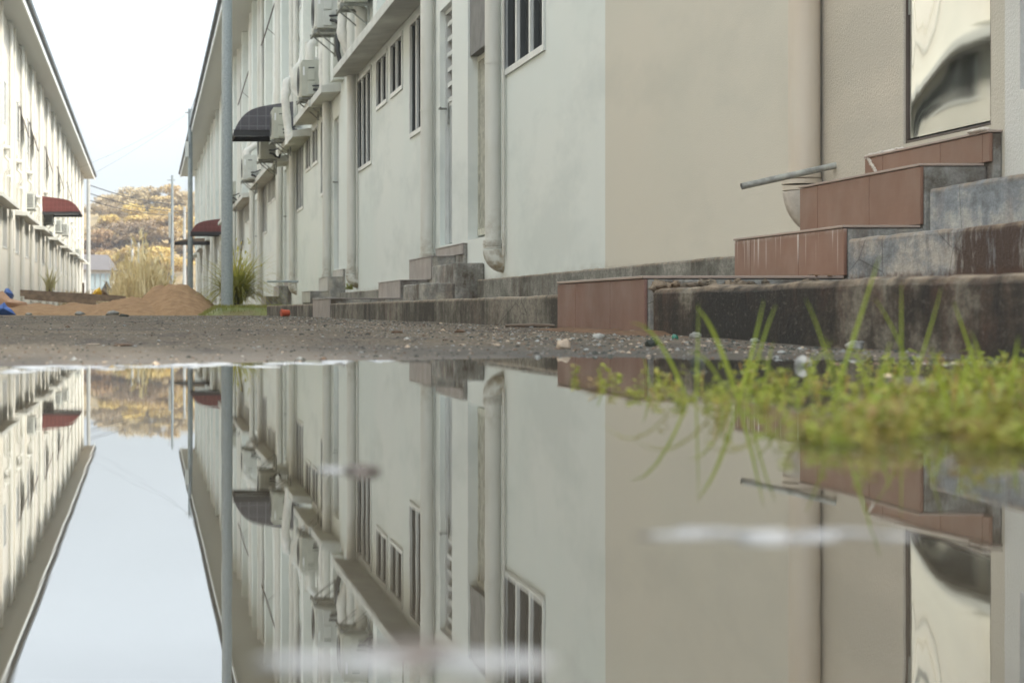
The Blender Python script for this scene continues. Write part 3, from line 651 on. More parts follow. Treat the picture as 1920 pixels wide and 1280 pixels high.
# ------------------------------------------------------------------ air conditioners
def make_ac(body, light=False):
    t = empty('air_conditioner', (0, 0, 0))
    m = MB(); m.box(-.32, 0, 0, .84, .03, .62); m.build('casing', body, t, bevel=.012)
    m = MB(); m.box(-.315, -.005, .01, .83, .622, .634); m.box(-.335, -.322, .06, .78, .06, .60)
    m.build('front_panel', body, t, bevel=.004)
    m = MB()
    for k in range(7): r = .03 + .035 * k; m.tube([(-.345, .42 + r * math.cos(a / 20 * 2 * math.pi), .33 + r * math.sin(a / 20 * 2 * math.pi)) for a in range(21)], .004, 4, smooth=False)
    m.build('fan_grille', T['ac_dark'], t)
    m = MB(); m.box(-.22, -.10, -.022, -.001, .30, .52); m.box(-.23, -.10, -.04, -.001, .06, .27); m.build('service_cover', body, t, bevel=.006)
    m = MB(); m.box(-.21, -.11, -.026, -.0225, .49, .512); m.build('slot', T['ac_dark'], t)
    m = MB(); m.box(-.30, -.27, -.004, -.001, .38, .52); m.build('sticker', T['label'], t)
    m = MB()
    for k in range(9): m.box(-.28, -.04, .841, .85, .1 + k * .055, .12 + k * .055)
    m.build('side_vent', T['ac_dark'], t)
    m = MB()
    for y in (.12, .72): m.box(-.36, .03, y - .02, y + .02, -.012, .027); m.box(.0, .03, y - .02, y + .02, -.30, -.013); m.tube([(-.30, y, -.01), (.01, y, -.27)], .011, 6)
    m.box(-.36, -.325, .10, .74, -.036, -.013); m.build('bracket', T['bracket'], t)
    m = MB(); m.tube([(-.12, -.03, .14), (-.06, -.10, .12), (.0, -.10, .06), (.06, -.08, .04), (.12, -.06, .2)], .024, 8); m.tube([(-.14, -.03, .20), (-.04, -.08, .2), (.1, -.06, .26)], .016, 8); m.build('hose', T['rubber'], t)
    return t
def wrap_pipe(t, pts, r=.055):
    pts = [Vector(p) for p in pts]; q = []
    for a, b in zip(pts, pts[1:]):
        for k in range(5): q.append(a.lerp(b, k / 5))
    q.append(pts[-1]); rr = [r * (1 + .28 * mnoise.noise(p * 9)) for p in q]
    m = MB(); m.tube([p + wloc(t) for p in q], rr, 10); m.build('pipe_wrap', T['wrap'], t)
AC = make_ac(T['ac']); ACl = make_ac(T['ac_light']); ACfirst = {id(AC): True, id(ACl): True}
def put_ac(proto, x, y, z, rz, label, scale=1.0, wrap=None):
    if ACfirst[id(proto)]: o = proto; ACfirst[id(proto)] = False; 
    else: o = copy_tree(protos[id(proto)])
    o.rotation_euler = (0, 0, rz); o.location = (x, y, z); tag(o, label, 'air conditioner', 'air conditioners on the rear walls')
    return o
# keep untouched originals to copy from: place copies, then use the originals last
protos = {id(AC): AC, id(ACl): ACl}
wraps = []
def ac_copy(proto, x, y, z, rz, label):
    o = copy_tree(proto); o.rotation_euler = (0, 0, rz); o.location = (x, y, z); o.scale = (1, 1, 1); tag(o, label, 'air conditioner', 'air conditioners on the rear walls'); return o
a1 = ac_copy(AC, 2.88, 33.0, 3.62, 0, 'large beige air conditioner above the second concrete shelf beside a fat white wrapped pipe')
a2 = ac_copy(AC, 2.76, 38.5, 3.40, 0, 'beige air conditioner in front of the charcoal awning')
a3 = ac_copy(AC, 2.68, 41.5, 3.24, 0, 'shadowed air conditioner under the charcoal awning')
a4 = ac_copy(ACl, 2.69, 49.0, 3.30, 0, 'pale air conditioner just right of the big grey pole')
a5 = ac_copy(ACl, 2.80, 29.1, 4.20, 0, 'pale air conditioner at the top edge above the small door shelf')
a6 = ac_copy(AC, 2.93, 26.4, 4.17, 0, 'air conditioner seen from below at the very top, nearest on the right wall')
for (x, y, z, l) in ((-4.40, 72, 3.75, 'air conditioner left of the red awning on the cream terrace'), (-4.36, 85.0, 3.78, 'air conditioner in the shade under the red awning on the cream terrace'), (-4.36, 93.5, 3.75, 'air conditioner just right of the red awning on the cream terrace'), (-4.36, 101, 3.9, 'second air conditioner right of the red awning')):
    o = ac_copy(ACl, x, y + .84, z, math.pi, l)
AC.location = (2.70, 60.5, 3.4); tag(AC, 'farthest small air conditioner partly behind the big grey pole on the right terrace', 'air conditioner', 'air conditioners on the rear walls')
ACl.location = (-4.36, 120, 3.2); ACl.rotation_euler = (0, 0, math.pi); tag(ACl, 'farthest air conditioner near the end of the cream terrace', 'air conditioner', 'air conditioners on the rear walls')
wrap_pipe(a1, [(-.02, .95, .1), (-.20, 1.05, .15), (-.26, 1.05, .45), (-.22, 1.1, .66), (-.02, 1.1, .75), (.1, 1.1, .72)], .07)
wrap_pipe(a2, [(-.05, -.75, -.15), (-.1, -.7, .25), (-.14, -.7, .7), (-.1, -.6, 1.05), (.05, -.4, 1.12), (.2, -.4, 1.1)], .085)
wrap_pipe(a1, [(.0, -.4, .0), (-.02, -.4, .35), (.0, -.4, .8), (.1, -.4, .9)], .06)
wrap_pipe(a5, [(.14, -.5, -.9), (.13, -.5, -.5), (-.02, -.6, -.1), (.0, -.6, .2), (.14, -.6, .5)], .075)
wrap_pipe(a4, [(.1, .9, .2), (-.15, 1.0, .4), (-.18, 1.0, .8), (.1, 1.0, 1.0)], .08)
m = MB(); m.tube([(2.87, 29.0, 4.3), (2.75, 28.8, 4.1), (2.75, 28.75, 3.85), (2.8, 28.7, 3.6), (2.95, 28.7, 3.45)], .035, 8); tag(m.build('cable_loop', T['rubber'], None, (2.9, 28.8, 3.4)), 'thick black hose looping down beside the topmost pale air conditioner', 'hose')

# ------------------------------------------------------------------ awnings
def awning(label, X, s, y0, y1, zt, zb, proj, mat, loc):
    t = empty('awning', loc, label, 'awning')
    prof = []
    for k in range(25):
        a = 1 - (1 - k / 24) ** 1.6; d = proj * a; z = zt - (zt - zb) * (.28 * a + .72 * a ** 7); prof.append((X + s * d, z))
    m = MB(); n = len(prof); vs = []; fs = []
    for y in (y0, y1):
        for x, z in prof: vs.append((x, y, z))
        for x, z in prof: vs.append((x, y, z + .02))
    for k in range(n - 1): fs += [(k, k + 1, 2 * n + k + 1, 2 * n + k), (n + k, 3 * n + k, 3 * n + k + 1, n + k + 1), (k, n + k, n + k + 1, k + 1), (2 * n + k, 2 * n + k + 1, 3 * n + k + 1, 3 * n + k)]
    fs += [(n - 1, 2 * n - 1, 4 * n - 1, 3 * n - 1), (0, 2 * n, 3 * n, n)]
    m.add(vs, fs); m.build('sheet', mat, t)
    # ribs and the tile-pressed side skirt hanging below the edge
    for yy, nm in ((y0 + .005, 'side_skirt'), (y1 - .02, 'side_skirt')):
        m = MB(); zl = zb - .02
        for k in range(n - 1):
            (xa, za), (xb, zb_) = prof[k], prof[k + 1]
            if abs(xa - xb) < 1e-6: continue
            m.add([(xa, yy, zl + .12), (xb, yy, zl + .12), (xb, yy, max(zb_, zl + .121)), (xa, yy, max(za, zl + .121)), (xa, yy + .012, zl + .12), (xb, yy + .012, zl + .12), (xb, yy + .012, max(zb_, zl + .121)), (xa, yy + .012, max(za, zl + .121))],
                  [(0, 1, 2, 3), (7, 6, 5, 4), (0, 4, 5, 1), (3, 2, 6, 7)])
            if k % 1 == 0: m.box(min(xa - .006, xa + .006), max(xa - .006, xa + .006), yy - .008, yy, zl + .12, max(za, zl + .13) - .002)
        q = zl + .26
        while q < zt - .1:
            xe = [x for x, z in prof if z > q]; 
            if len(xe) > 1: m.box(min(xe), max(xe), yy - .006, yy - .0005, q, q + .012)
            q += .16
        m.build(nm, mat, t)
    m = MB()
    xa, xb = X, X + s * proj * .99
    m.box(min(xa, xb), max(xa, xb), y0 + .02, y0 + .06, zb - .02, zb + .10); m.box(min(xa, xb), max(xa, xb), y1 - .06, y1 - .03, zb - .02, zb + .09)
    m.box(min(xb, xb - s * .04), max(xb, xb - s * .04), y0 + .061, y1 - .061, zb - .02, zb + .04); m.build('frame', T['black'], t)
    return t
awning('charcoal curved awning jutting from the right terrace behind the air conditioners', 3.0, -1, 39.9, 41.3, 4.28, 3.62, 1.28, T['grey_sheet'], (3, 39.9, 3.6))
awning('brick red curved awning on the left cream terrace', -4.5, 1, 82.7, 85.2, 4.85, 4.12, 1.75, T['red_tile'], (-4.5, 82.7, 4.1))
awning('brick red curved awning far down the right terrace beside the big grey pole', 3.0, -1, 78.5, 80.5, 3.72, 3.12, 1.3, T['red_tile'], (3, 78.5, 3.1))
awning('low brown flat awning past the red one, farthest on the right terrace', 3.0, -1, 92, 93.5, 3.45, 3.2, 1.75, T['wood'], (3, 92, 3.1))

# ------------------------------------------------------------------ poles and wires
def pole(name, label, x, y, z0, z1, r0, r1, mat, cat='pole', n=12):
    t = empty(name, (x, y, z0), label, cat); m = MB(); m.tube([(x, y, z0), (x, y, z1)], [r0, r1], n); m.build('shaft', mat, t); return t
t = pole('lamp_post', 'thick galvanised post rising from the grass patch in front of the right terrace', 1.262, 31.5, .0, 9.5, .096, .068, T['galv'], 'post', 16)
m = MB(); m.box(1.262 - .14, 1.262 + .14, 31.36, 31.64, .02, .04); m.build('base_plate', T['galv'], t)
m = MB(); m.tube([(1.262, 31.5, 9.4), (1.1, 31.5, 9.9), (.4, 31.5, 10.1)], .035, 8); m.build('arm', T['galv'], t)
t = pole('utility_pole', 'tall grey utility pole with cross arm and meter box against the right roof edge', 1.99, 92, 0, 9.42, .14, .10, T['pole'])
m = MB(); m.box(1.75, 2.27, 91.95, 92.05, 9.22, 9.27); m.build('cross_arm', T['bracket'], t)
m = MB(); m.box(1.75, 1.92, 91.8, 91.95, 7.2, 7.9); m.build('meter_box', T['ac_light'], t)
t = pole('utility_pole', 'slim isolated utility pole in front of the golden tree', 1.89, 150, 0, 10.3, .14, .09, T['pole'])
m = MB(); m.box(1.5, 2.1, 149.95, 150.05, 9.9, 9.96); m.build('cross_arm', T['bracket'], t)
m = MB(); m.box(1.60, 1.76, 149.8, 149.9, 5.6, 7.5); m.build('cable_duct', T['bracket'], t)
t = pole('utility_pole', 'thin pale utility pole just left of the pole with the meter box', 3.37, 180, 0, 9.5, .16, .12, T['pole_conc'])
t = pole('utility_pole', 'white concrete utility pole at the far end of the cream terrace', -4.22, 143, 0, 9.6, .17, .13, T['pole_conc'])
for i, (px, py, y) in enumerate(((248, 445, 165), (260, 455, 168))):
    p = XY(px, py, y); pole('utility_pole', ('short thin post standing in the reeds, left one of two', 'short thin post standing in the reeds, right one of two')[i], p.x, y, 0, p.z, .12, .1, T['pole_conc'])
def wire(label, a, b, sag, r=.012):
    a = Vector(a); b = Vector(b); pts = [a.lerp(b, k / 20) - Vector((0, 0, sag * 4 * (k / 20) * (1 - k / 20))) for k in range(21)]
    m = MB(); m.tube(pts, r, 5); tag(m.build('overhead_wire', T['wire'], None, a), label, 'wire', 'overhead wires')
for nm, za, zb in (('topmost', 9.15, 9.7), ('middle', 8.55, 9.1), ('lowest', 8.05, 8.75)):
    wire(nm + ' of the three black wires slung across the far end of the lane', (-4.22, 143, za), (3.37, 180, zb), .35, .035)
wire('long wire running along the right roof edge towards the camera', (1.99, 92, 9.25), (2.9, 12, 11.0), .5, .012)
wire('faint wire from the meter box pole down to the cream terrace', (1.75, 92, 9.1), (-4.4, 96, 5.8), .2, .004)
wire('second faint wire from the meter box pole down to the cream terrace', (1.75, 92, 9.15), (-4.4, 108, 7.6), .2, .004)

# ------------------------------------------------------------------ sand, timber, debris in the lane
def field(name, mat, x0, x1, y0, y1, f, n=70, k=50, **kw):
    m = MB(); vs = [(x0 + (x1 - x0) * i / n, y0 + (y1 - y0) * j / k, 0) for j in range(k + 1) for i in range(n + 1)]
    vs = [(x, y, max(f(x, y), -.02)) for x, y, _ in vs]
    m.add(vs, [(j * (n + 1) + i, j * (n + 1) + i + 1, (j + 1) * (n + 1) + i + 1, (j + 1) * (n + 1) + i) for j in range(k) for i in range(n)], True)
    return tag(m.build(name, mat, None, ((x0 + x1) / 2, y0, 0)), **kw)
def cone(x, y, cx, cy, rx, ry, h, p=1.0): d = math.hypot((x - cx) / rx, (y - cy) / ry); return h * max(0, 1 - d) ** p
def sandf(x, y):
    z = max(cone(x, y, .52, 34.2, .86, 3.4, .66, .9), cone(x, y, .22, 35.2, .5, 2.2, .60, .6), cone(x, y, -.25, 34, 1.0, 3, .34, .6), cone(x, y, -.9, 33.5, .8, 3, .18, .6))
    z = min(z, .53 + .05 * mnoise.noise(Vector((x * 6, y * 2, 0))))
    return z + mnoise.noise(Vector((x * 4, y * 2, 2))) * .035 + mnoise.noise(Vector((x * 11, y * 5, 2))) * .022 + abs(mnoise.noise(Vector((x * 27, y * 12, 2)))) * .016 - .005
field('sand_pile', T['sand'], -1.5, 1.5, 30.2, 38, sandf, 110, 70, label='big mound of orange brown sand in the middle of the lane', cat='sand pile')
field('sand_pile', T['sand'], -3.2, -.7, 31, 38, lambda x, y: max(cone(x, y, -1.9, 34, 1.0, 3, .24, .5), cone(x, y, -1.2, 34, .8, 3, .25, .5)) + mnoise.noise(Vector((x * 5, y * 2, 7))) * .035 - .01, 90, 50, label='low spread of sand and earth left of the big mound', cat='sand pile')
def blade_mesh(m, base, dirv, L, wd, bend, n=5, lean=.3):
    d = Vector(dirv).normalized(); side = Vector((-d.y, d.x, 0)); 
    if side.length < .01: side = Vector((1, 0, 0))
    side.normalize(); vs = []; fs = []; p = Vector(base); hd = Vector((d.x, d.y, 0)); hd = hd.normalized() if hd.length > 1e-4 else Vector((1, 0, 0))
    ang = math.pi / 2 - lean
    for k in range(n + 1):
        t = k / n; ww = wd * (1 - t ** 1.7) * (.6 + .4 * min(1, t * 4)) * .5 + .0002
        vs += [p - side * ww, p + side * ww]; p = p + (hd * math.cos(ang) + Vector((0, 0, 1)) * math.sin(ang)) * (L / n); ang -= bend / n
    for k in range(n): fs.append((2 * k, 2 * k + 1, 2 * k + 3, 2 * k + 2))
    m.add(vs, fs, True)
def gr(x, y): return .03 + .15 * sstep(min((x - .75) / .35, (2.6 - x) / .2, (y - 29.6) / .5, (46 - y) / 2))
field('grass_bank', T['turf'], .7, 2.7, 29.5, 46, lambda x, y: gr(x, y) - .035 + mnoise.noise(Vector((x * 5, y * 3, 7))) * .01, 30, 30, label='raised patch of short grass around the galvanised post', cat='grass', kind='stuff')
m = MB(); rnd = random.Random(5)
for i in range(6000):
    x = rnd.uniform(.78, 2.6); y = 29.6 + rnd.random() ** 2 * 8; a = rnd.uniform(0, 6.28)
    blade_mesh(m, (x, y, gr(x, y) - .035), (math.cos(a), math.sin(a), 0), rnd.uniform(.03, .075), .010, rnd.uniform(.2, 1.2), 2)
tag(m.build('short_grass', T['turf'], None, (1.6, 30, 0)), 'short yellowish green grass blades at the foot of the galvanised post', 'grass', kind='stuff')
m = MB(); a = XY(38, 549, 38.0); b = XY(236, 560, 38.0)
def plank(a, b, w_, h_):
    m = MB(); d = (b - a).normalized(); u_ = Vector((0, 0, 1)); s_ = Vector((0, 1, 0)); vs = []
    for p in (a, b):
        for q, r in ((-1, -1), (1, -1), (1, 1), (-1, 1)): vs.append(p + s_ * w_ * q / 2 + u_ * h_ * r / 2)
    m.add(vs, [(0, 1, 2, 3), (7, 6, 5, 4), (0, 4, 5, 1), (1, 5, 6, 2), (2, 6, 7, 3), (3, 7, 4, 0)]); return m
tag(plank(XY(38, 549, 37.4), XY(236, 561, 37.4), .14, .12).build('plank', T['wood'], None, XY(38, 549, 37.4)), 'long weathered timber lying across the low sand at left, upper one', 'plank')
tag(plank(XY(46, 556, 37.0), XY(180, 567, 37.0), .12, .10).build('plank', T['wood'], None, XY(46, 556, 37)), 'shorter timber just beneath the long one on the low sand', 'plank')
m = MB(); p = XY(156, 555, 37.9); m.box(p.x - .02, p.x + .02, p.y, p.y + .04, 0, XY(156, 530, 37.9).z); tag(m.build('stake', T['wood'], None, (p.x, p.y, 0)), 'short upright wooden stake behind the fallen timbers', 'stake')
def sheet(label, name, mat, pts, cat):
    m = MB(); c = sum((Vector(p) for p in pts), Vector()) / len(pts); n = len(pts)
    vs = [Vector(p) for p in pts] + [Vector(p) + Vector((0, .25, -.03)) for p in pts] + [c + Vector((0, -.12, .02)), c + Vector((0, .35, 0))]
    fs = [(k, (k + 1) % n, 2 * n) for k in range(n)] + [((k + 1) % n + n, k + n, 2 * n + 1) for k in range(n)] + [(k, k + n, (k + 1) % n + n, (k + 1) % n) for k in range(n)]
    m.add(vs, fs); tag(m.build(name, mat, None, (c.x, c.y, 0)), label, cat)
Q = lambda l, Y: [XY(a, b, Y) for a, b in l]
sheet('crumpled blue plastic sheet at the far left edge of the road', 'plastic_sheet', T['tarp_blue'], Q([(-20, 592), (-10, 575), (0, 572), (8, 566), (14, 575), (22, 580), (30, 590), (10, 592)], 30.5), 'tarpaulin')
sheet('small blue plastic scrap on top of the brown sheet at far left', 'plastic_sheet', T['tarp_blue'], Q([(5, 553), (10, 541), (16, 540), (25, 551), (20, 560), (8, 556)], 34), 'tarpaulin')
sheet('crumpled brown sheet among the rubbish at far left', 'brown_sheet', T['tarp_brown'], Q([(-20, 580), (-10, 550), (5, 545), (20, 560), (50, 567), (52, 574), (30, 583), (0, 588)], 33), 'sheet')
sheet('yellow crumpled sack behind the fallen timber', 'sack', T['yellow'], Q([(172, 556), (176, 545), (187, 538), (191, 548), (188, 556)], 39), 'sack')
sheet('brown folded board leaning next to the yellow sack', 'board', T['st_brown'] if False else T['wood'], Q([(190, 556), (191, 543), (195, 540), (206, 556)], 39.2), 'board')

def stone(label, px, py_base, Y, sz, mat, seed, flat=.7, cat='stone', name='stone', group=None):
    p = XY(px, py_base, Y, 0); z = max(gz(p.x, Y), 0) if Y < 28 else .03
    m = MB(); lump(m, (p.x, Y, z + sz * flat * .55), sz, sz * .9, sz * flat, seed, 14, 9, .35)
    return tag(m.build(name, mat, None, (p.x, Y, z)), label, cat, group)
stone('round white stone on the mud left of the weeds', 1122, 645, 5.9, .0165, T['st_white'], 1)
stone('flat cream stone chip in front of the brown riser', 1187, 635, 6.8, .019, T['st_tan'], 2, .45)
stone('white shell-like stone standing on the mud below the dark kerb', 1304, 640, 6.2, .019, T['st_white'], 3, .6)
stone('mottled white and dark rock among the weeds', 1604, 655, 4.9, .021, T['st_white'], 4, .75)
stone('dark green black pebble at the water edge below the brown riser', 1221, 655, 5.2, .016, T['st_dark'], 5, .85)
stone('green glass bead on the mud below the dark kerb', 1266, 642, 6.1, .010, T['green_glass'], 6, .9, 'glass', 'glass_bead')
stone('tan pebble at the water edge, left of the round white stone', 1057, 655, 5.0, .018, T['st_tan'], 7, .8)
stone('grey pebble beside the dark kerb foot', 1415, 640, 5.6, .013, T['st_grey'], 8)
stone('rusty brown clod lying alone on the road', 745, 636, 7.1, .021, T['st_brown'], 9, .3, 'clod', 'clod')
stone('crumbly brown clod on the road, right of the other clod', 863, 634, 7.2, .019, T['st_brown'], 10, .35, 'clod', 'clod')
stone('black pebble near the foot of the streaked kerb', 872, 616, 12.0, .018, T['st_dark'], 11, .8)
stone('flat brown scrap on the road at left', 232, 655, 4.9, .024, T['st_brown'], 12, .16, 'clod', 'clod')
stone('small tan slab lying flat on the road at left', 175, 652, 5.1, .02, T['st_tan'], 13, .12)
stone('pale triangular rock against the kerb past the red cup', 567, 592, 27, .08, T['st_grey'], 14, .5)
stone('grey rock at the foot of the sand mound', 212, 590, 30.6, .09, T['st_grey'], 15, .5)
stone('grey rock left of the one at the mound foot', 150, 590, 30.8, .085, T['st_grey'], 16, .4)
stone('white stone beside the blue sheet', 54, 590, 30, .05, T['st_white'], 17, .5)
stone('black lump at the edge of the road before the sand', 232, 593, 24, .06, T['st_dark'], 18, .35)
stone('grey rock behind the front weeds at right', 1505, 690, 3.6, .014, T['st_grey'], 19, .8)
stone('brown grey rock half in water left of the weeds', 1310, 690, 3.6, .015, T['st_dark'], 20, .8)
m = MB(); p = XY(535, 600, 23.5, .03); m.tube([(p.x - .05, p.y, .07), (p.x + .05, p.y + .02, .075)], [.05, .035], 12); tag(m.build('cup', T['orange'], None, p), 'crushed orange red cup lying on the road near the kerb', 'cup')
m = MB(); p = XY(1020, 612, 8.6, .035); m.tube([(p.x - .11, 8.9, .034), (p.x - .02, 8.7, .037), (p.x + .09, 8.55, .035)], [.006, .009, .004], 6); tag(m.build('stick', T['bark'], None, p), 'thin black stick in front of the streaked kerb', 'stick')
# rusty soil banked against the brown riser
def soil(x, y): return gz(x, y) - .006 + .020 * sstep(1 - abs(x - 1.70) / .26) * sstep((y - 5.9) / .9) * sstep((8.7 - y) / .9) * (.7 + .9 * mnoise.noise(Vector((x * 9, y * 6, 0))))
field('soil_heap', T['dirt_orange'], 1.46, 1.752, 5.9, 8.7, soil, 30, 60, label='rusty orange soil washed up against the brown tiled riser', cat='soil', kind='stuff')
m = MB(); rnd = random.Random(41)
for i in range(70): lump(m, (1.79 + .66 * rnd.random() ** 1.4, 6.93 + .09 * rnd.random(), .178 + .02 * rnd.random()), rnd.uniform(.008, .028), rnd.uniform(.008, .02), rnd.uniform(.006, .016), i, 8, 5, .6)
tag(m.build('rubble', T['conc_dark'], None, (2.0, 6.97, .17)), 'crumbled mossy concrete and dirt where the dark kerb meets the brown riser', 'rubble', kind='stuff')
m = MB()
for i in range(160):
    y = rnd.uniform(2.8, 6.9); lump(m, (2.455 - abs(rnd.gauss(0, .03)), y, .178), rnd.uniform(.01, .03), rnd.uniform(.02, .05), rnd.uniform(.004, .012), i + 90, 8, 4, .5)
for i in range(60):
    y = rnd.uniform(7.05, 8.3); lump(m, (2.45 - abs(rnd.gauss(0, .05)), y, .223), rnd.uniform(.01, .03), rnd.uniform(.02, .05), rnd.uniform(.002, .006), i + 290, 8, 4, .5)
tag(m.build('silt', T['dirt_orange'], None, (2.4, 5, .18)), 'rusty brown silt gathered at the foot of the cement blocks and the lowest red riser', 'silt', kind='stuff')
# loose gravel
m = MB(); rnd = random.Random(11)
def pebble(m, x, y, z, r, rnd):
    vs = []
    for dx, dy, dz in ((1, 0, 0), (-1, 0, 0), (0, 1, 0), (0, -1, 0), (0, 0, 1), (.7, .7, .5), (-.7, .6, .5), (.6, -.7, .5), (-.6, -.7, .4)):
        k = rnd.uniform(.7, 1.25) * r; vs.append((x + dx * k, y + dy * k, z + dz * k * .75))
    m.add(vs, [(0, 5, 4), (5, 2, 4), (2, 6, 4), (6, 1, 4), (1, 8, 4), (8, 3, 4), (3, 7, 4), (7, 0, 4), (0, 2, 5), (2, 1, 6), (1, 3, 8), (3, 0, 7)])
gm = {'st_grey': MB(), 'st_tan': MB(), 'st_dark': MB(), 'st_white': MB(), 'st_brown': MB()}
for i in range(11000):
    Y = 3.7 + 22 * rnd.random() ** 1.7; x = 1.73 - (abs(rnd.gauss(0, .8)) if rnd.random() < .55 else rnd.uniform(0, 4.2))
    if x < -2.4 - Y * .02: continue
    z = gz(x, Y)
    if z < -.004: continue
    r = rnd.uniform(.001, .0032) * (1 + Y * .05) * (1 + (rnd.random() < .06) * rnd.uniform(.6, 1.6))
    pebble(gm[rnd.choices(['st_grey', 'st_tan', 'st_dark', 'st_white', 'st_brown'], [4, 2.5, 6, .5, 4])[0]], x, Y, z, r, rnd)
for i in range(620):                            # coarser bits in the shallows and under the weeds
    Y = rnd.uniform(2.4, 6.6); x = rnd.uniform(.30 + .12 * Y, 1.74)
    z = gz(x, Y)
    if z < -.012: continue
    pebble(gm[rnd.choices(['st_grey', 'st_tan', 'st_dark', 'st_white', 'st_brown'], [3, 2, 7, .3, 5])[0]], x, Y, z - .001, rnd.uniform(.002, .009), rnd)
for k, mm in gm.items():
    nm = {'st_grey': 'grey', 'st_tan': 'tan', 'st_dark': 'black', 'st_white': 'white', 'st_brown': 'brown'}[k]
    tag(mm.build('gravel', T[k], None, (0, 4, 0)), 'scattered ' + nm + ' grit and gravel on the damp road', 'gravel', kind='stuff')

# ------------------------------------------------------------------ weeds in the near water
rnd = random.Random(21)
def sprig(m, x, y, z, h, rnd, ls):
    a = rnd.uniform(0, 6.28); lean = rnd.uniform(.1, .9); n = rnd.randint(3, 6)
    for k in range(n):
        t = (k + 1) / n; p = Vector((x + math.cos(a) * lean * h * t * .8, y + math.sin(a) * lean * h * t * .8, z + h * t))
        for q in range(3):
            b = rnd.uniform(0, 6.28); L = ls * rnd.uniform(.6, 1.2); el = rnd.uniform(-.2, .8)
            d = Vector((math.cos(b) * math.cos(el), math.sin(b) * math.cos(el), math.sin(el))); s_ = Vector((-math.sin(b), math.cos(b), 0)); s_.rotate(Matrix.Rotation(rnd.uniform(-.7, .7), 3, d))
            nrm = d.cross(s_)
            m.add([p, p + d * L * .4 - s_ * L * .24 + nrm * L * .06, p + d * L * .75 - s_ * L * .27, p + d * L + nrm * -L * .08, p + d * L * .75 + s_ * L * .27, p + d * L * .4 + s_ * L * .24 + nrm * L * .06, p + d * L * .55],
                  [(0, 1, 6), (1, 2, 6), (2, 3, 6), (3, 4, 6), (4, 5, 6), (5, 0, 6)], True)
lv = MB(); st = MB()
for i in range(3600):
    Y = 1.42 + 2.2 * rnd.random() ** 1.1
    lim = 1000 + 420 * mnoise.noise(Vector((Y * 2.2, 3, 1))) 
    px = rnd.uniform(1060, 2150); x = (px - 276) * Y / F
    dens = sstep((px - 1230) / 560) * (.35 + .65 * sstep((3.0 - Y) / .8)) * sstep((Y - 1.25 - max(0, (1500 - px) / 600)) / .35)
    if px < 1500: dens = max(dens, .24 * sstep((px - 1050) / 60) * sstep((Y - 1.9) / .3) * sstep((3.1 - Y) / .3))
    if rnd.random() > dens: continue
    if mnoise.noise(Vector((x * 11, Y * 6, 0))) < -.03: continue
    h = rnd.uniform(.003, .026) * (1 + .5 * sstep((px - 1450) / 300)); z = max(gz(x, Y), -.004)
    sprig(lv, x, Y, z, h, rnd, rnd.uniform(.006, .011)); 
    if i % 3 == 0: st.tube([(x, Y, z), (x + rnd.uniform(-.01, .01), Y, z + h)], .0009, 4)
tag(lv.build('water_weeds', T['weed'], None, (.8, 2.2, 0)), 'mat of small leaved yellow green weeds growing from the puddle edge at right', 'weeds', kind='stuff')
tag(st.build('weed_stems', T['weed_red'], None, (.8, 2.2, 0)), 'thin reddish stems among the weed mat', 'weeds', kind='stuff')
# blades: (base px, depth, tip px, tip py, sag) reaching up out of the mat
def gblade(m, bx, Y, tx, ty, w_=.0042, arch=.0, z0=0.0, dy=0):
    a = XY(bx, 0, Y, z0); b = XY(tx, ty, Y + dy); mid = a.lerp(b, .55) + Vector((0, 0, arch)) ; n = 10; vs = []; fs = []
    for k in range(n + 1):
        t = k / n; p = a * (1 - t) ** 2 + mid * 2 * t * (1 - t) + b * t * t
        tg = (b - a); sd_ = Vector((-tg.z, 0, tg.x)); sd_ = sd_.normalized() if sd_.length > 0 else Vector((1, 0, 0)); sd_ = (sd_ + Vector((0, .5, 0))).normalized()
        ww = w_ * .66 * (1 - t ** 2.2) * (.7 + .3 * min(1, 4 * t)) / 2 + .0002
        vs += [p - sd_ * ww, p + Vector((0, ww * .5, -ww * .3)), p + sd_ * ww]
    for k in range(n): fs += [(3 * k, 3 * k + 1, 3 * k + 4, 3 * k + 3), (3 * k + 1, 3 * k + 2, 3 * k + 5, 3 * k + 4)]
    m.add(vs, fs, True)
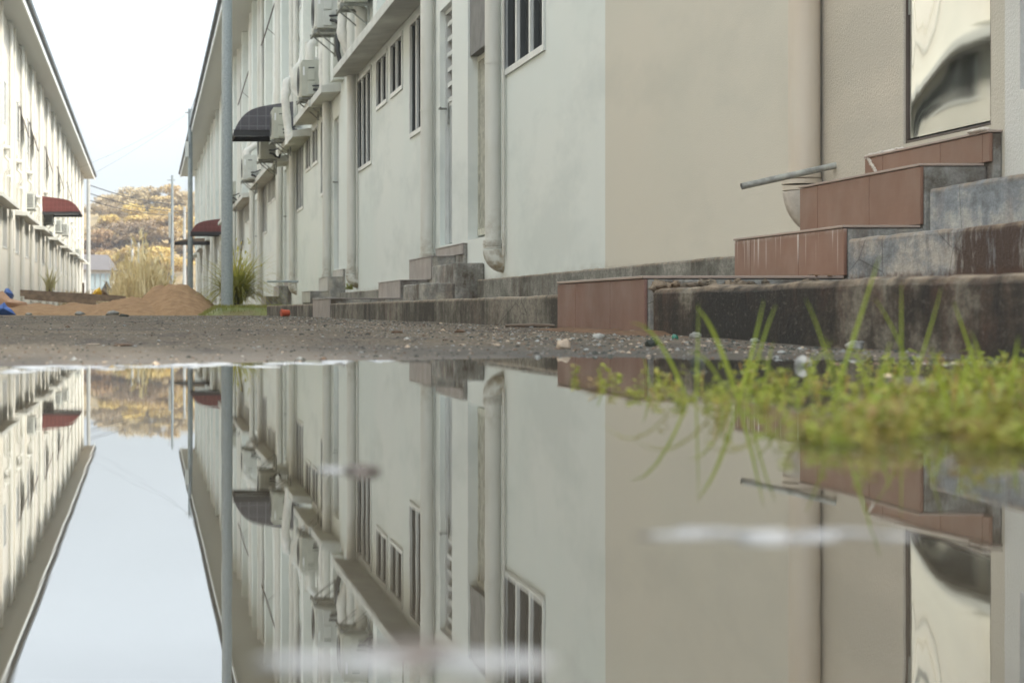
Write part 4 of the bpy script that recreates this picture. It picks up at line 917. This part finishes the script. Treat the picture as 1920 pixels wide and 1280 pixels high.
tufts = [
 ('tallest grass tuft with one long blade rising to the cement block', [(1560, 2.1, 1650, 478, .006, 0), (1575, 2.1, 1510, 560, .003, .02), (1590, 2.1, 1545, 630, .003, 0)]),
 ('grass tuft with a forked pair of blades in front of the dark kerb', [(1385, 2.15, 1305, 575, .0065, .030), (1385, 2.15, 1432, 562, .006, -.01), (1400, 2.15, 1455, 572, .004, .018), (1372, 2.1, 1290, 660, .004, .03)]),
 ('grass tuft with an upright blade and a slanting blade right of the longest blade', [(1690, 2.2, 1690, 532, .0035, 0), (1700, 2.2, 1765, 540, .0035, -.01), (1730, 2.2, 1640, 560, .003, .02)]),
 ('grass tuft with a blade leaning left near the right edge of the picture', [(1850, 2.2, 1788, 566, .005, .004), (1865, 2.2, 1820, 620, .003, .01)]),
 ('leftmost arching grass tuft over the brown riser', [(1290, 2.2, 1180, 606, .005, .045), (1305, 2.2, 1310, 570, .003, -.01)]),
 ('sparse grass shoots standing in the water under the brown riser', [(1130, 2.6, 1118, 690, .0025, .01), (1220, 2.5, 1205, 670, .0025, .01), (1430, 2.3, 1450, 640, .003, .01), (1080, 2.6, 1068, 740, .0025, .012)]),
 ('short grass tuft between the forked blades and the longest blade', [(1490, 2.1, 1560, 640, .003, .015), (1480, 2.1, 1410, 660, .003, .02)]),
 ('stubby grass tuft in the thick of the weeds', [(1640, 1.9, 1600, 650, .005, .012), (1640, 1.9, 1670, 640, .005, .01), (1780, 1.9, 1745, 650, .005, .012), (1790, 1.9, 1830, 640, .005, .01), (1890, 1.9, 1910, 630, .005, .01)]),
 ('low drooping grass tuft trailing onto the water in front of the weeds', [(1330, 1.85, 1190, 745, .003, .035), (1340, 1.85, 1410, 740, .003, .03), (1440, 1.75, 1320, 765, .0035, .03), (1445, 1.75, 1500, 750, .003, .022), (1250, 1.9, 1130, 765, .0025, .035)]),
]
for l, bl in tufts:
    b0 = XY(bl[0][0], 0, bl[0][1], 0); t = empty('grass_tuft', b0, l, 'grass', 'grass tufts in the puddle')
    for bx, Y, tx, ty, w_, ar in bl:
        m = MB(); gblade(m, bx, Y, tx, ty, w_, ar); m.build('blade', T['blade'] if 'drooping' not in l else T['blade_old'], t)
# floating things close to the lens, far out of focus
def floater(name, label, x, y, sx, sy, h, mat, cat, seed):
    m = MB(); lump(m, (x, y, h * .2), sx, sy, h, seed, 18, 8, .35); tag(m.build(name, mat, None, (x, y, 0)), label, cat)
p = XY(668, 0, 1.24, 0); floater('floating_leaf', 'small blurred brown bit floating on the water in the middle', p.x + .004, 1.24, .011, .012, .0035, T['brown_leaf'], 'leaf', 1)
floater('foam_patch', 'small pale scum patch attached to the floating brown bit', p.x - .012, 1.25, .014, .010, .0015, T['foam'], 'foam', 2)
p = XY(1440, 0, .885, 0); m = MB()
for i, (dx, sx, h) in enumerate(((-.042, .016, .0010), (-.022, .018, .0018), (-.004, .013, .0030), (.016, .014, .0018), (.036, .017, .0012), (.056, .010, .0008))): lump(m, (p.x + dx, .885 + .012 * math.sin(i * 1.9), .0002), sx, .006, h, i + 5, 14, 6, .3)
tag(m.build('foam_patch', T['foam'], None, p), 'long thin strand of pale scum floating near the lens at right', 'foam')
p = XY(770, 0, .575, 0); floater('floating_leaf', 'big blurred brown leaf at the bottom edge of the puddle', p.x, .578, .014, .012, .003, T['brown_leaf'], 'leaf', 8)
m = MB()
for i, (dx, sx) in enumerate(((-.028, .016), (-.012, .012), (.018, .014), (.03, .010))): lump(m, (p.x + dx, .568, .0002), sx, .010, .0016, i + 15, 14, 6, .3)
tag(m.build('foam_patch', T['foam'], None, p), 'pale scum around the big brown leaf at the bottom edge', 'foam')
MT['sky_glint'] = plain('pale_sky_glint', (.42, .44, .46), .6, vary=.1, s=60)  # pale colour standing in for sky reflected off the wet rim
fm = MB(); rnd = random.Random(31)
for i in range(45):
    px = rnd.choice([rnd.uniform(-20, 420), rnd.uniform(-20, 760)]); Y = shore((px - 276) * 3.6 / F) - rnd.uniform(-.02, .20) - .15 * rnd.random() ** 2; x = (px - 276) * Y / F
    lump(fm, (x, Y, .0003), rnd.uniform(.008, .04), rnd.uniform(.006, .02), .0009, i, 10, 4, .4)
tag(fm.build('foam', T['sky_glint'], None, (0, 3.5, 0)), 'thin pale flecks painted for sky reflected along the far edge of the puddle', 'foam', kind='stuff')  # sky glints of the wet film, modelled as pale flat lumps

# ------------------------------------------------------------------ shrubs, reeds, trees, far house
def strap_plant(name, label, x, y, z, n, L, wd, mat, cat, seed, bend=(.6, 1.9), lean=(.05, .9), trunk=None, extra=None):
    t = empty(name, (x, y, z), label, cat); rnd = random.Random(seed); m = MB()
    for i in range(n):
        a = rnd.uniform(0, 6.28); blade_mesh(m, (x + rnd.gauss(0, .05), y + rnd.gauss(0, .05), z + (trunk or 0) * rnd.uniform(.3, 1)), (math.cos(a), math.sin(a), 0), L * rnd.uniform(.55, 1.1), wd, rnd.uniform(*bend), 7, rnd.uniform(*lean))
    m.build('leaves', mat, t)
    if trunk: m = MB(); m.tube([(x, y, z - .05), (x + .02, y, z + trunk)], [.07, .05], 8); m.build('stem', T['bark'], t)
    return t
strap_plant('leafy_shrub', 'bushy long bladed plant behind the galvanised post', 1.50, 33.5, .12, 560, 1.12, .024, T['spiky'], 'shrub', 4, (.7, 2.3), (.05, 1.1), .25)
p = XY(455, 450, 36); 
t = empty('sapling', (p.x, 36, .1), 'thin yellowish sapling sticking up behind the bushy plant', 'plant'); m = MB(); m.tube([(p.x - .05, 36, .1), (p.x - .08, 36, .8), (p.x, 36, p.z)], .008, 5); m.build('stem', T['bark'], t)
m = MB(); rnd = random.Random(9)
for i in range(60): q = Vector((p.x - .05 + rnd.gauss(0, .15), 36 + rnd.gauss(0, .1), rnd.uniform(.6, p.z))); a = rnd.uniform(0, 6.28); blade_mesh(m, q, (math.cos(a), math.sin(a), 0), .09, .03, 1.0, 3)
m.build('leaves', T['spiky'], t)
q = XY(94, 547, 52); strap_plant('strap_leaf_plant', 'olive plant with stiff upright strap leaves by the cream terrace', q.x, 52, q.z - .05, 20, .66, .06, T['olive_leaf'], 'plant', 6, (.2, 1.0), (.0, .6), .12)
m = MB(); rnd = random.Random(8)
q = XY(655, 533, 28.3)
for i in range(40): a = rnd.uniform(0, 6.28); blade_mesh(m, (q.x + rnd.gauss(0, .03), 28.3, .40), (math.cos(a), math.sin(a), 0), rnd.uniform(.06, .16), .012, 1.2, 4)
tag(m.build('fern', T['turf'], None, (q.x, 28.3, .38)), 'small fern sprouting at the foot of the far downpipe', 'plant')
# reeds
def reed_clump(label, x, y, n, Hh, rx, seed):
    t = empty('reed_clump', (x, y, 0), label, 'reeds', 'dry reeds behind the sand'); rnd = random.Random(seed); m = MB(); pl = MB()
    for i in range(n):
        bx = x + rnd.gauss(0, rx); by = y + rnd.gauss(0, .8); h = Hh * rnd.uniform(.6, 1.08) * math.exp(-((bx - x) / (rx * 2.2)) ** 2); a = rnd.uniform(0, 6.28)
        blade_mesh(m, (bx, by, 0), (math.cos(a), math.sin(a), 0), h, .05, rnd.uniform(.1, .7), 6, rnd.uniform(0, .15))
        for q in range(2): blade_mesh(m, (bx, by, h * rnd.uniform(.1, .75)), (math.cos(a + q * 2), math.sin(a + q * 2), 0), rnd.uniform(.4, .9), .05, rnd.uniform(.8, 2.4), 4, rnd.uniform(.2, .9))
        if i % 4 == 0:
            for q in range(5): b = a + rnd.uniform(-.8, .8); blade_mesh(pl, (bx, by, h * .93), (math.cos(b), math.sin(b), 0), rnd.uniform(.25, .5), .05, rnd.uniform(.6, 1.6), 3, rnd.uniform(0, .6))
    tag(m.build('stalks', T['reed'], t), kind='stuff'); tag(pl.build('plumes', T['reed'], t), kind='stuff')
reed_clump('tall dry yellow reeds in the centre behind the sand', -.25, 76, 190, 2.9, .42, 1)
reed_clump('dry yellow reeds on the left of the tall clump', -1.0, 78, 110, 2.3, .30, 2)
reed_clump('dry yellow reeds on the right of the tall clump below the slim pole', .5, 77, 150, 2.2, .36, 3)
# undergrowth behind the sand
m = MB(); rnd = random.Random(17)
for i in range(2600):
    x = rnd.uniform(-3.9, 2.4); y = rnd.uniform(84, 92); hh = .75 + .35 * mnoise.noise(Vector((x * .8, 2, 3))); a = rnd.uniform(0, 6.28)
    blade_mesh(m, (x, y, rnd.uniform(0, hh)), (math.cos(a), math.sin(a), 0), rnd.uniform(.15, .4), .09, rnd.uniform(.5, 2), 2, rnd.uniform(0, 1.2))
tag(m.build('undergrowth', T['crown_grey'], None, (-1, 84, 0)), 'low brown undergrowth across the end of the lane', 'undergrowth', kind='stuff')
# far house
q0 = XY(158, 0, 168); q1 = XY(214, 0, 168)
t = empty('house', (q0.x, 168, 0), 'distant white house with pale blue windows past the cream terrace', 'house')
m = MB(); m.box(q0.x - 3, q1.x, 168, 174, 0, 3.6); m.build('wall', T['house_wall'], t)
m = MB(); m.add([(q0.x - 3.3, 167.5, 3.6), (q1.x + .4, 167.5, 3.5), (q1.x + .4, 174.5, 3.5), (q0.x - 3.3, 174.5, 3.6), (q0.x - 3.3, 171, 5.0), (q1.x - .6, 171, 4.9)], [(0, 1, 5, 4), (1, 2, 5), (2, 3, 4, 5), (3, 0, 4), (0, 3, 2, 1)]); m.build('roof', T['house_roof'], t)
for k in range(4): m = MB(); m.box(q0.x + .5 + k * .45, q0.x + .85 + k * .45, 167.9, 167.99, 1.9, 3.2); m.build('window', T['blue_glass'], t)
m = MB(); qa = XY(185, 545, 110); qb = XY(214, 545, 110); m.prism([(qa.x, 0), (qb.x, 0), (qb.x, 1.0), ((qa.x + qb.x) / 2, 1.75), (qa.x, 1.0)], 110, 112); tag(m.build('shed', T['house_roof'], None, (qa.x, 110, 0)), 'low brown shed roof behind the yellow sack', 'shed')
# hill and its trees
def hill(x, y): return 17 * math.exp(-((x + 1) / 26) ** 2 - ((y - 300) / 38) ** 2) + mnoise.noise(Vector((x * .1, y * .1, 0))) * 1.0 - .6
m = MB(); n = 50
vs = [(-120 + 240 * i / n, 215 + 170 * j / n, max(-.5, hill(-120 + 240 * i / n, 215 + 170 * j / n))) for j in range(n + 1) for i in range(n + 1)]
m.add(vs, [(j * (n + 1) + i, j * (n + 1) + i + 1, (j + 1) * (n + 1) + i + 1, (j + 1) * (n + 1) + i) for j in range(n) for i in range(n)], True)
tag(m.build('hill', T['hill']), kind='structure')
def crown(rad, ht, seed, nl=9, leaves=4200, ls=.20):
    rnd = random.Random(seed); m = MB(); lob = []
    for i in range(nl):
        a = rnd.uniform(0, 6.28); r = rad * math.sqrt(rnd.random()) * .75; z = ht * (.15 + .75 * rnd.random()) * (1 - .45 * r / rad)
        lob.append((Vector((r * math.cos(a), r * math.sin(a), z)), rad * rnd.uniform(.32, .5), rad * rnd.uniform(.10, .17)))
    lob.append((Vector((0, 0, ht * .85)), rad * .45, rad * .2))
    for i in range(leaves):
        c, rx, rz = rnd.choice(lob); d = Vector((rnd.gauss(0, 1), rnd.gauss(0, 1), rnd.gauss(0, 1))).normalized() * rnd.uniform(.55, 1.08)
        p = c + Vector((d.x * rx, d.y * rx, d.z * rz + .25 * rz * mnoise.noise(Vector((d.x * 3, d.y * 3, seed)))))
        n_ = Vector((rnd.gauss(0, .6), rnd.gauss(0, .6), 1)).normalized(); a = n_.orthogonal().normalized(); b = n_.cross(a); s_ = ls * rnd.uniform(.5, 1.3)
        m.add([p - a * s_, p + b * s_ * .7, p + a * s_, p - b * s_ * .7], [(0, 1, 2, 3)])
    return m
crowns = [crown(3.6, 3.4, 11), crown(3.2, 2.8, 12), crown(4.0, 3.6, 13), crown(3.0, 3.6, 14)]
cobj = {}
tr = [  # px, py of crown base, depth, crown kind, material, scale, label
 (200, 520, 228, 0, 'crown_tan', .95, 'low bushy tree at the left foot of the wooded hill above the far house'),
 (245, 505, 226, 1, 'crown_gold', 1.0, 'golden tree right above the tallest reeds'),
 (300, 512, 225, 2, 'crown_gold', .9, 'golden tree low behind the slim utility pole'),
 (345, 500, 232, 3, 'crown_tan', 1.0, 'tan tree low at the right, behind the pole with the meter box'),
 (190, 480, 240, 3, 'crown_gold', 1.0, 'golden tree at the left edge of the hill beside the white pole'),
 (228, 468, 243, 2, 'crown_tan', 1.0, 'reddish tan tree in the middle left of the hill'),
 (270, 465, 241, 0, 'crown_tan', 1.05, 'broad layered tan tree at the centre of the hill'),
 (318, 468, 244, 1, 'crown_gold', 1.1, 'golden layered tree right of centre just left of the slim pole'),
 (355, 460, 246, 2, 'crown_gold', 1.0, 'golden tree half hidden by the right terrace end'),
 (205, 440, 256, 1, 'crown_gold', 1.0, 'golden tree crossed by the lowest wire at left'),
 (250, 432, 258, 3, 'crown_gold', 1.05, 'golden tree crossed by the wires at the hill centre'),
 (298, 435, 257, 0, 'crown_gold', 1.0, 'broad golden tree crossed by the wires left of the slim pole'),
 (340, 425, 260, 1, 'crown_tan', 1.05, 'tan tree high at the right of the hill'),
 (205, 412, 274, 2, 'crown_grey', 1.0, 'greyish tree on the left shoulder of the hill'),
 (240, 398, 278, 0, 'crown_grey', 1.1, 'dull brown tree on the crest, left of the summit'),
 (278, 392, 280, 1, 'crown_grey', 1.2, 'dull brown tree at the summit of the hill'),
 (318, 394, 279, 3, 'crown_tan', 1.1, 'pale tree on the crest just left of the slim pole top'),
 (350, 404, 277, 2, 'crown_grey', 1.0, 'dull brown tree on the crest at the right end'),
 (183, 455, 262, 0, 'crown_grey', .8, 'small greyish tree at the extreme left of the hill behind the white pole'),
]
for px, py, Y, k, mt, sc, lab in tr:
    p = XY(px, py, Y); t = empty('tree', (p.x, Y, 0), lab, 'tree', 'trees on the far hill')
    key = (k, mt)
    if key not in cobj:
        cm = crowns[k]; o = cm.build('crown', T[mt], None); cobj[key] = o
    else: o = inst(cobj[key])
    o.parent = t; o.location = (0, 0, p.z - .4); o.scale = (sc, sc, sc); o.rotation_euler = (0, 0, px)
    m = MB(); z0 = min(hill(p.x, Y), p.z - 1.5) - .5
    m.tube([(p.x, Y, z0), (p.x + .15, Y, p.z), (p.x - .1, Y, p.z + 1.8 * sc)], [.34, .26, .1], 7)
    for b in range(5): a = b * 1.3 + px; m.tube([(p.x + .1, Y, p.z - .2), (p.x + 1.2 * math.cos(a), Y + 1.2 * math.sin(a), p.z + .9), (p.x + 2.2 * math.cos(a), Y + 2.2 * math.sin(a), p.z + 1.3)], [.14, .09, .04], 5)
    m.build('trunk', T['bark'], t)

# ------------------------------------------------------------------ hazy air
m = MB(); m.box(-320, 320, -60, 620, -2.5, 60)
hz = bpy.data.materials.new('hazy_air'); hz.use_nodes = True; ht_ = hz.node_tree
for n_ in list(ht_.nodes): ht_.nodes.remove(n_)
ho = ht_.nodes.new('ShaderNodeOutputMaterial'); hv = ht_.nodes.new('ShaderNodeVolumePrincipled')
hv.inputs['Density'].default_value = .0009; hv.inputs['Color'].default_value = (.93, .95, .97, 1); hv.inputs['Anisotropy'].default_value = .2
ht_.links.new(hv.outputs[0], ho.inputs['Volume'])
tag(m.build('haze', hz), kind='stuff')
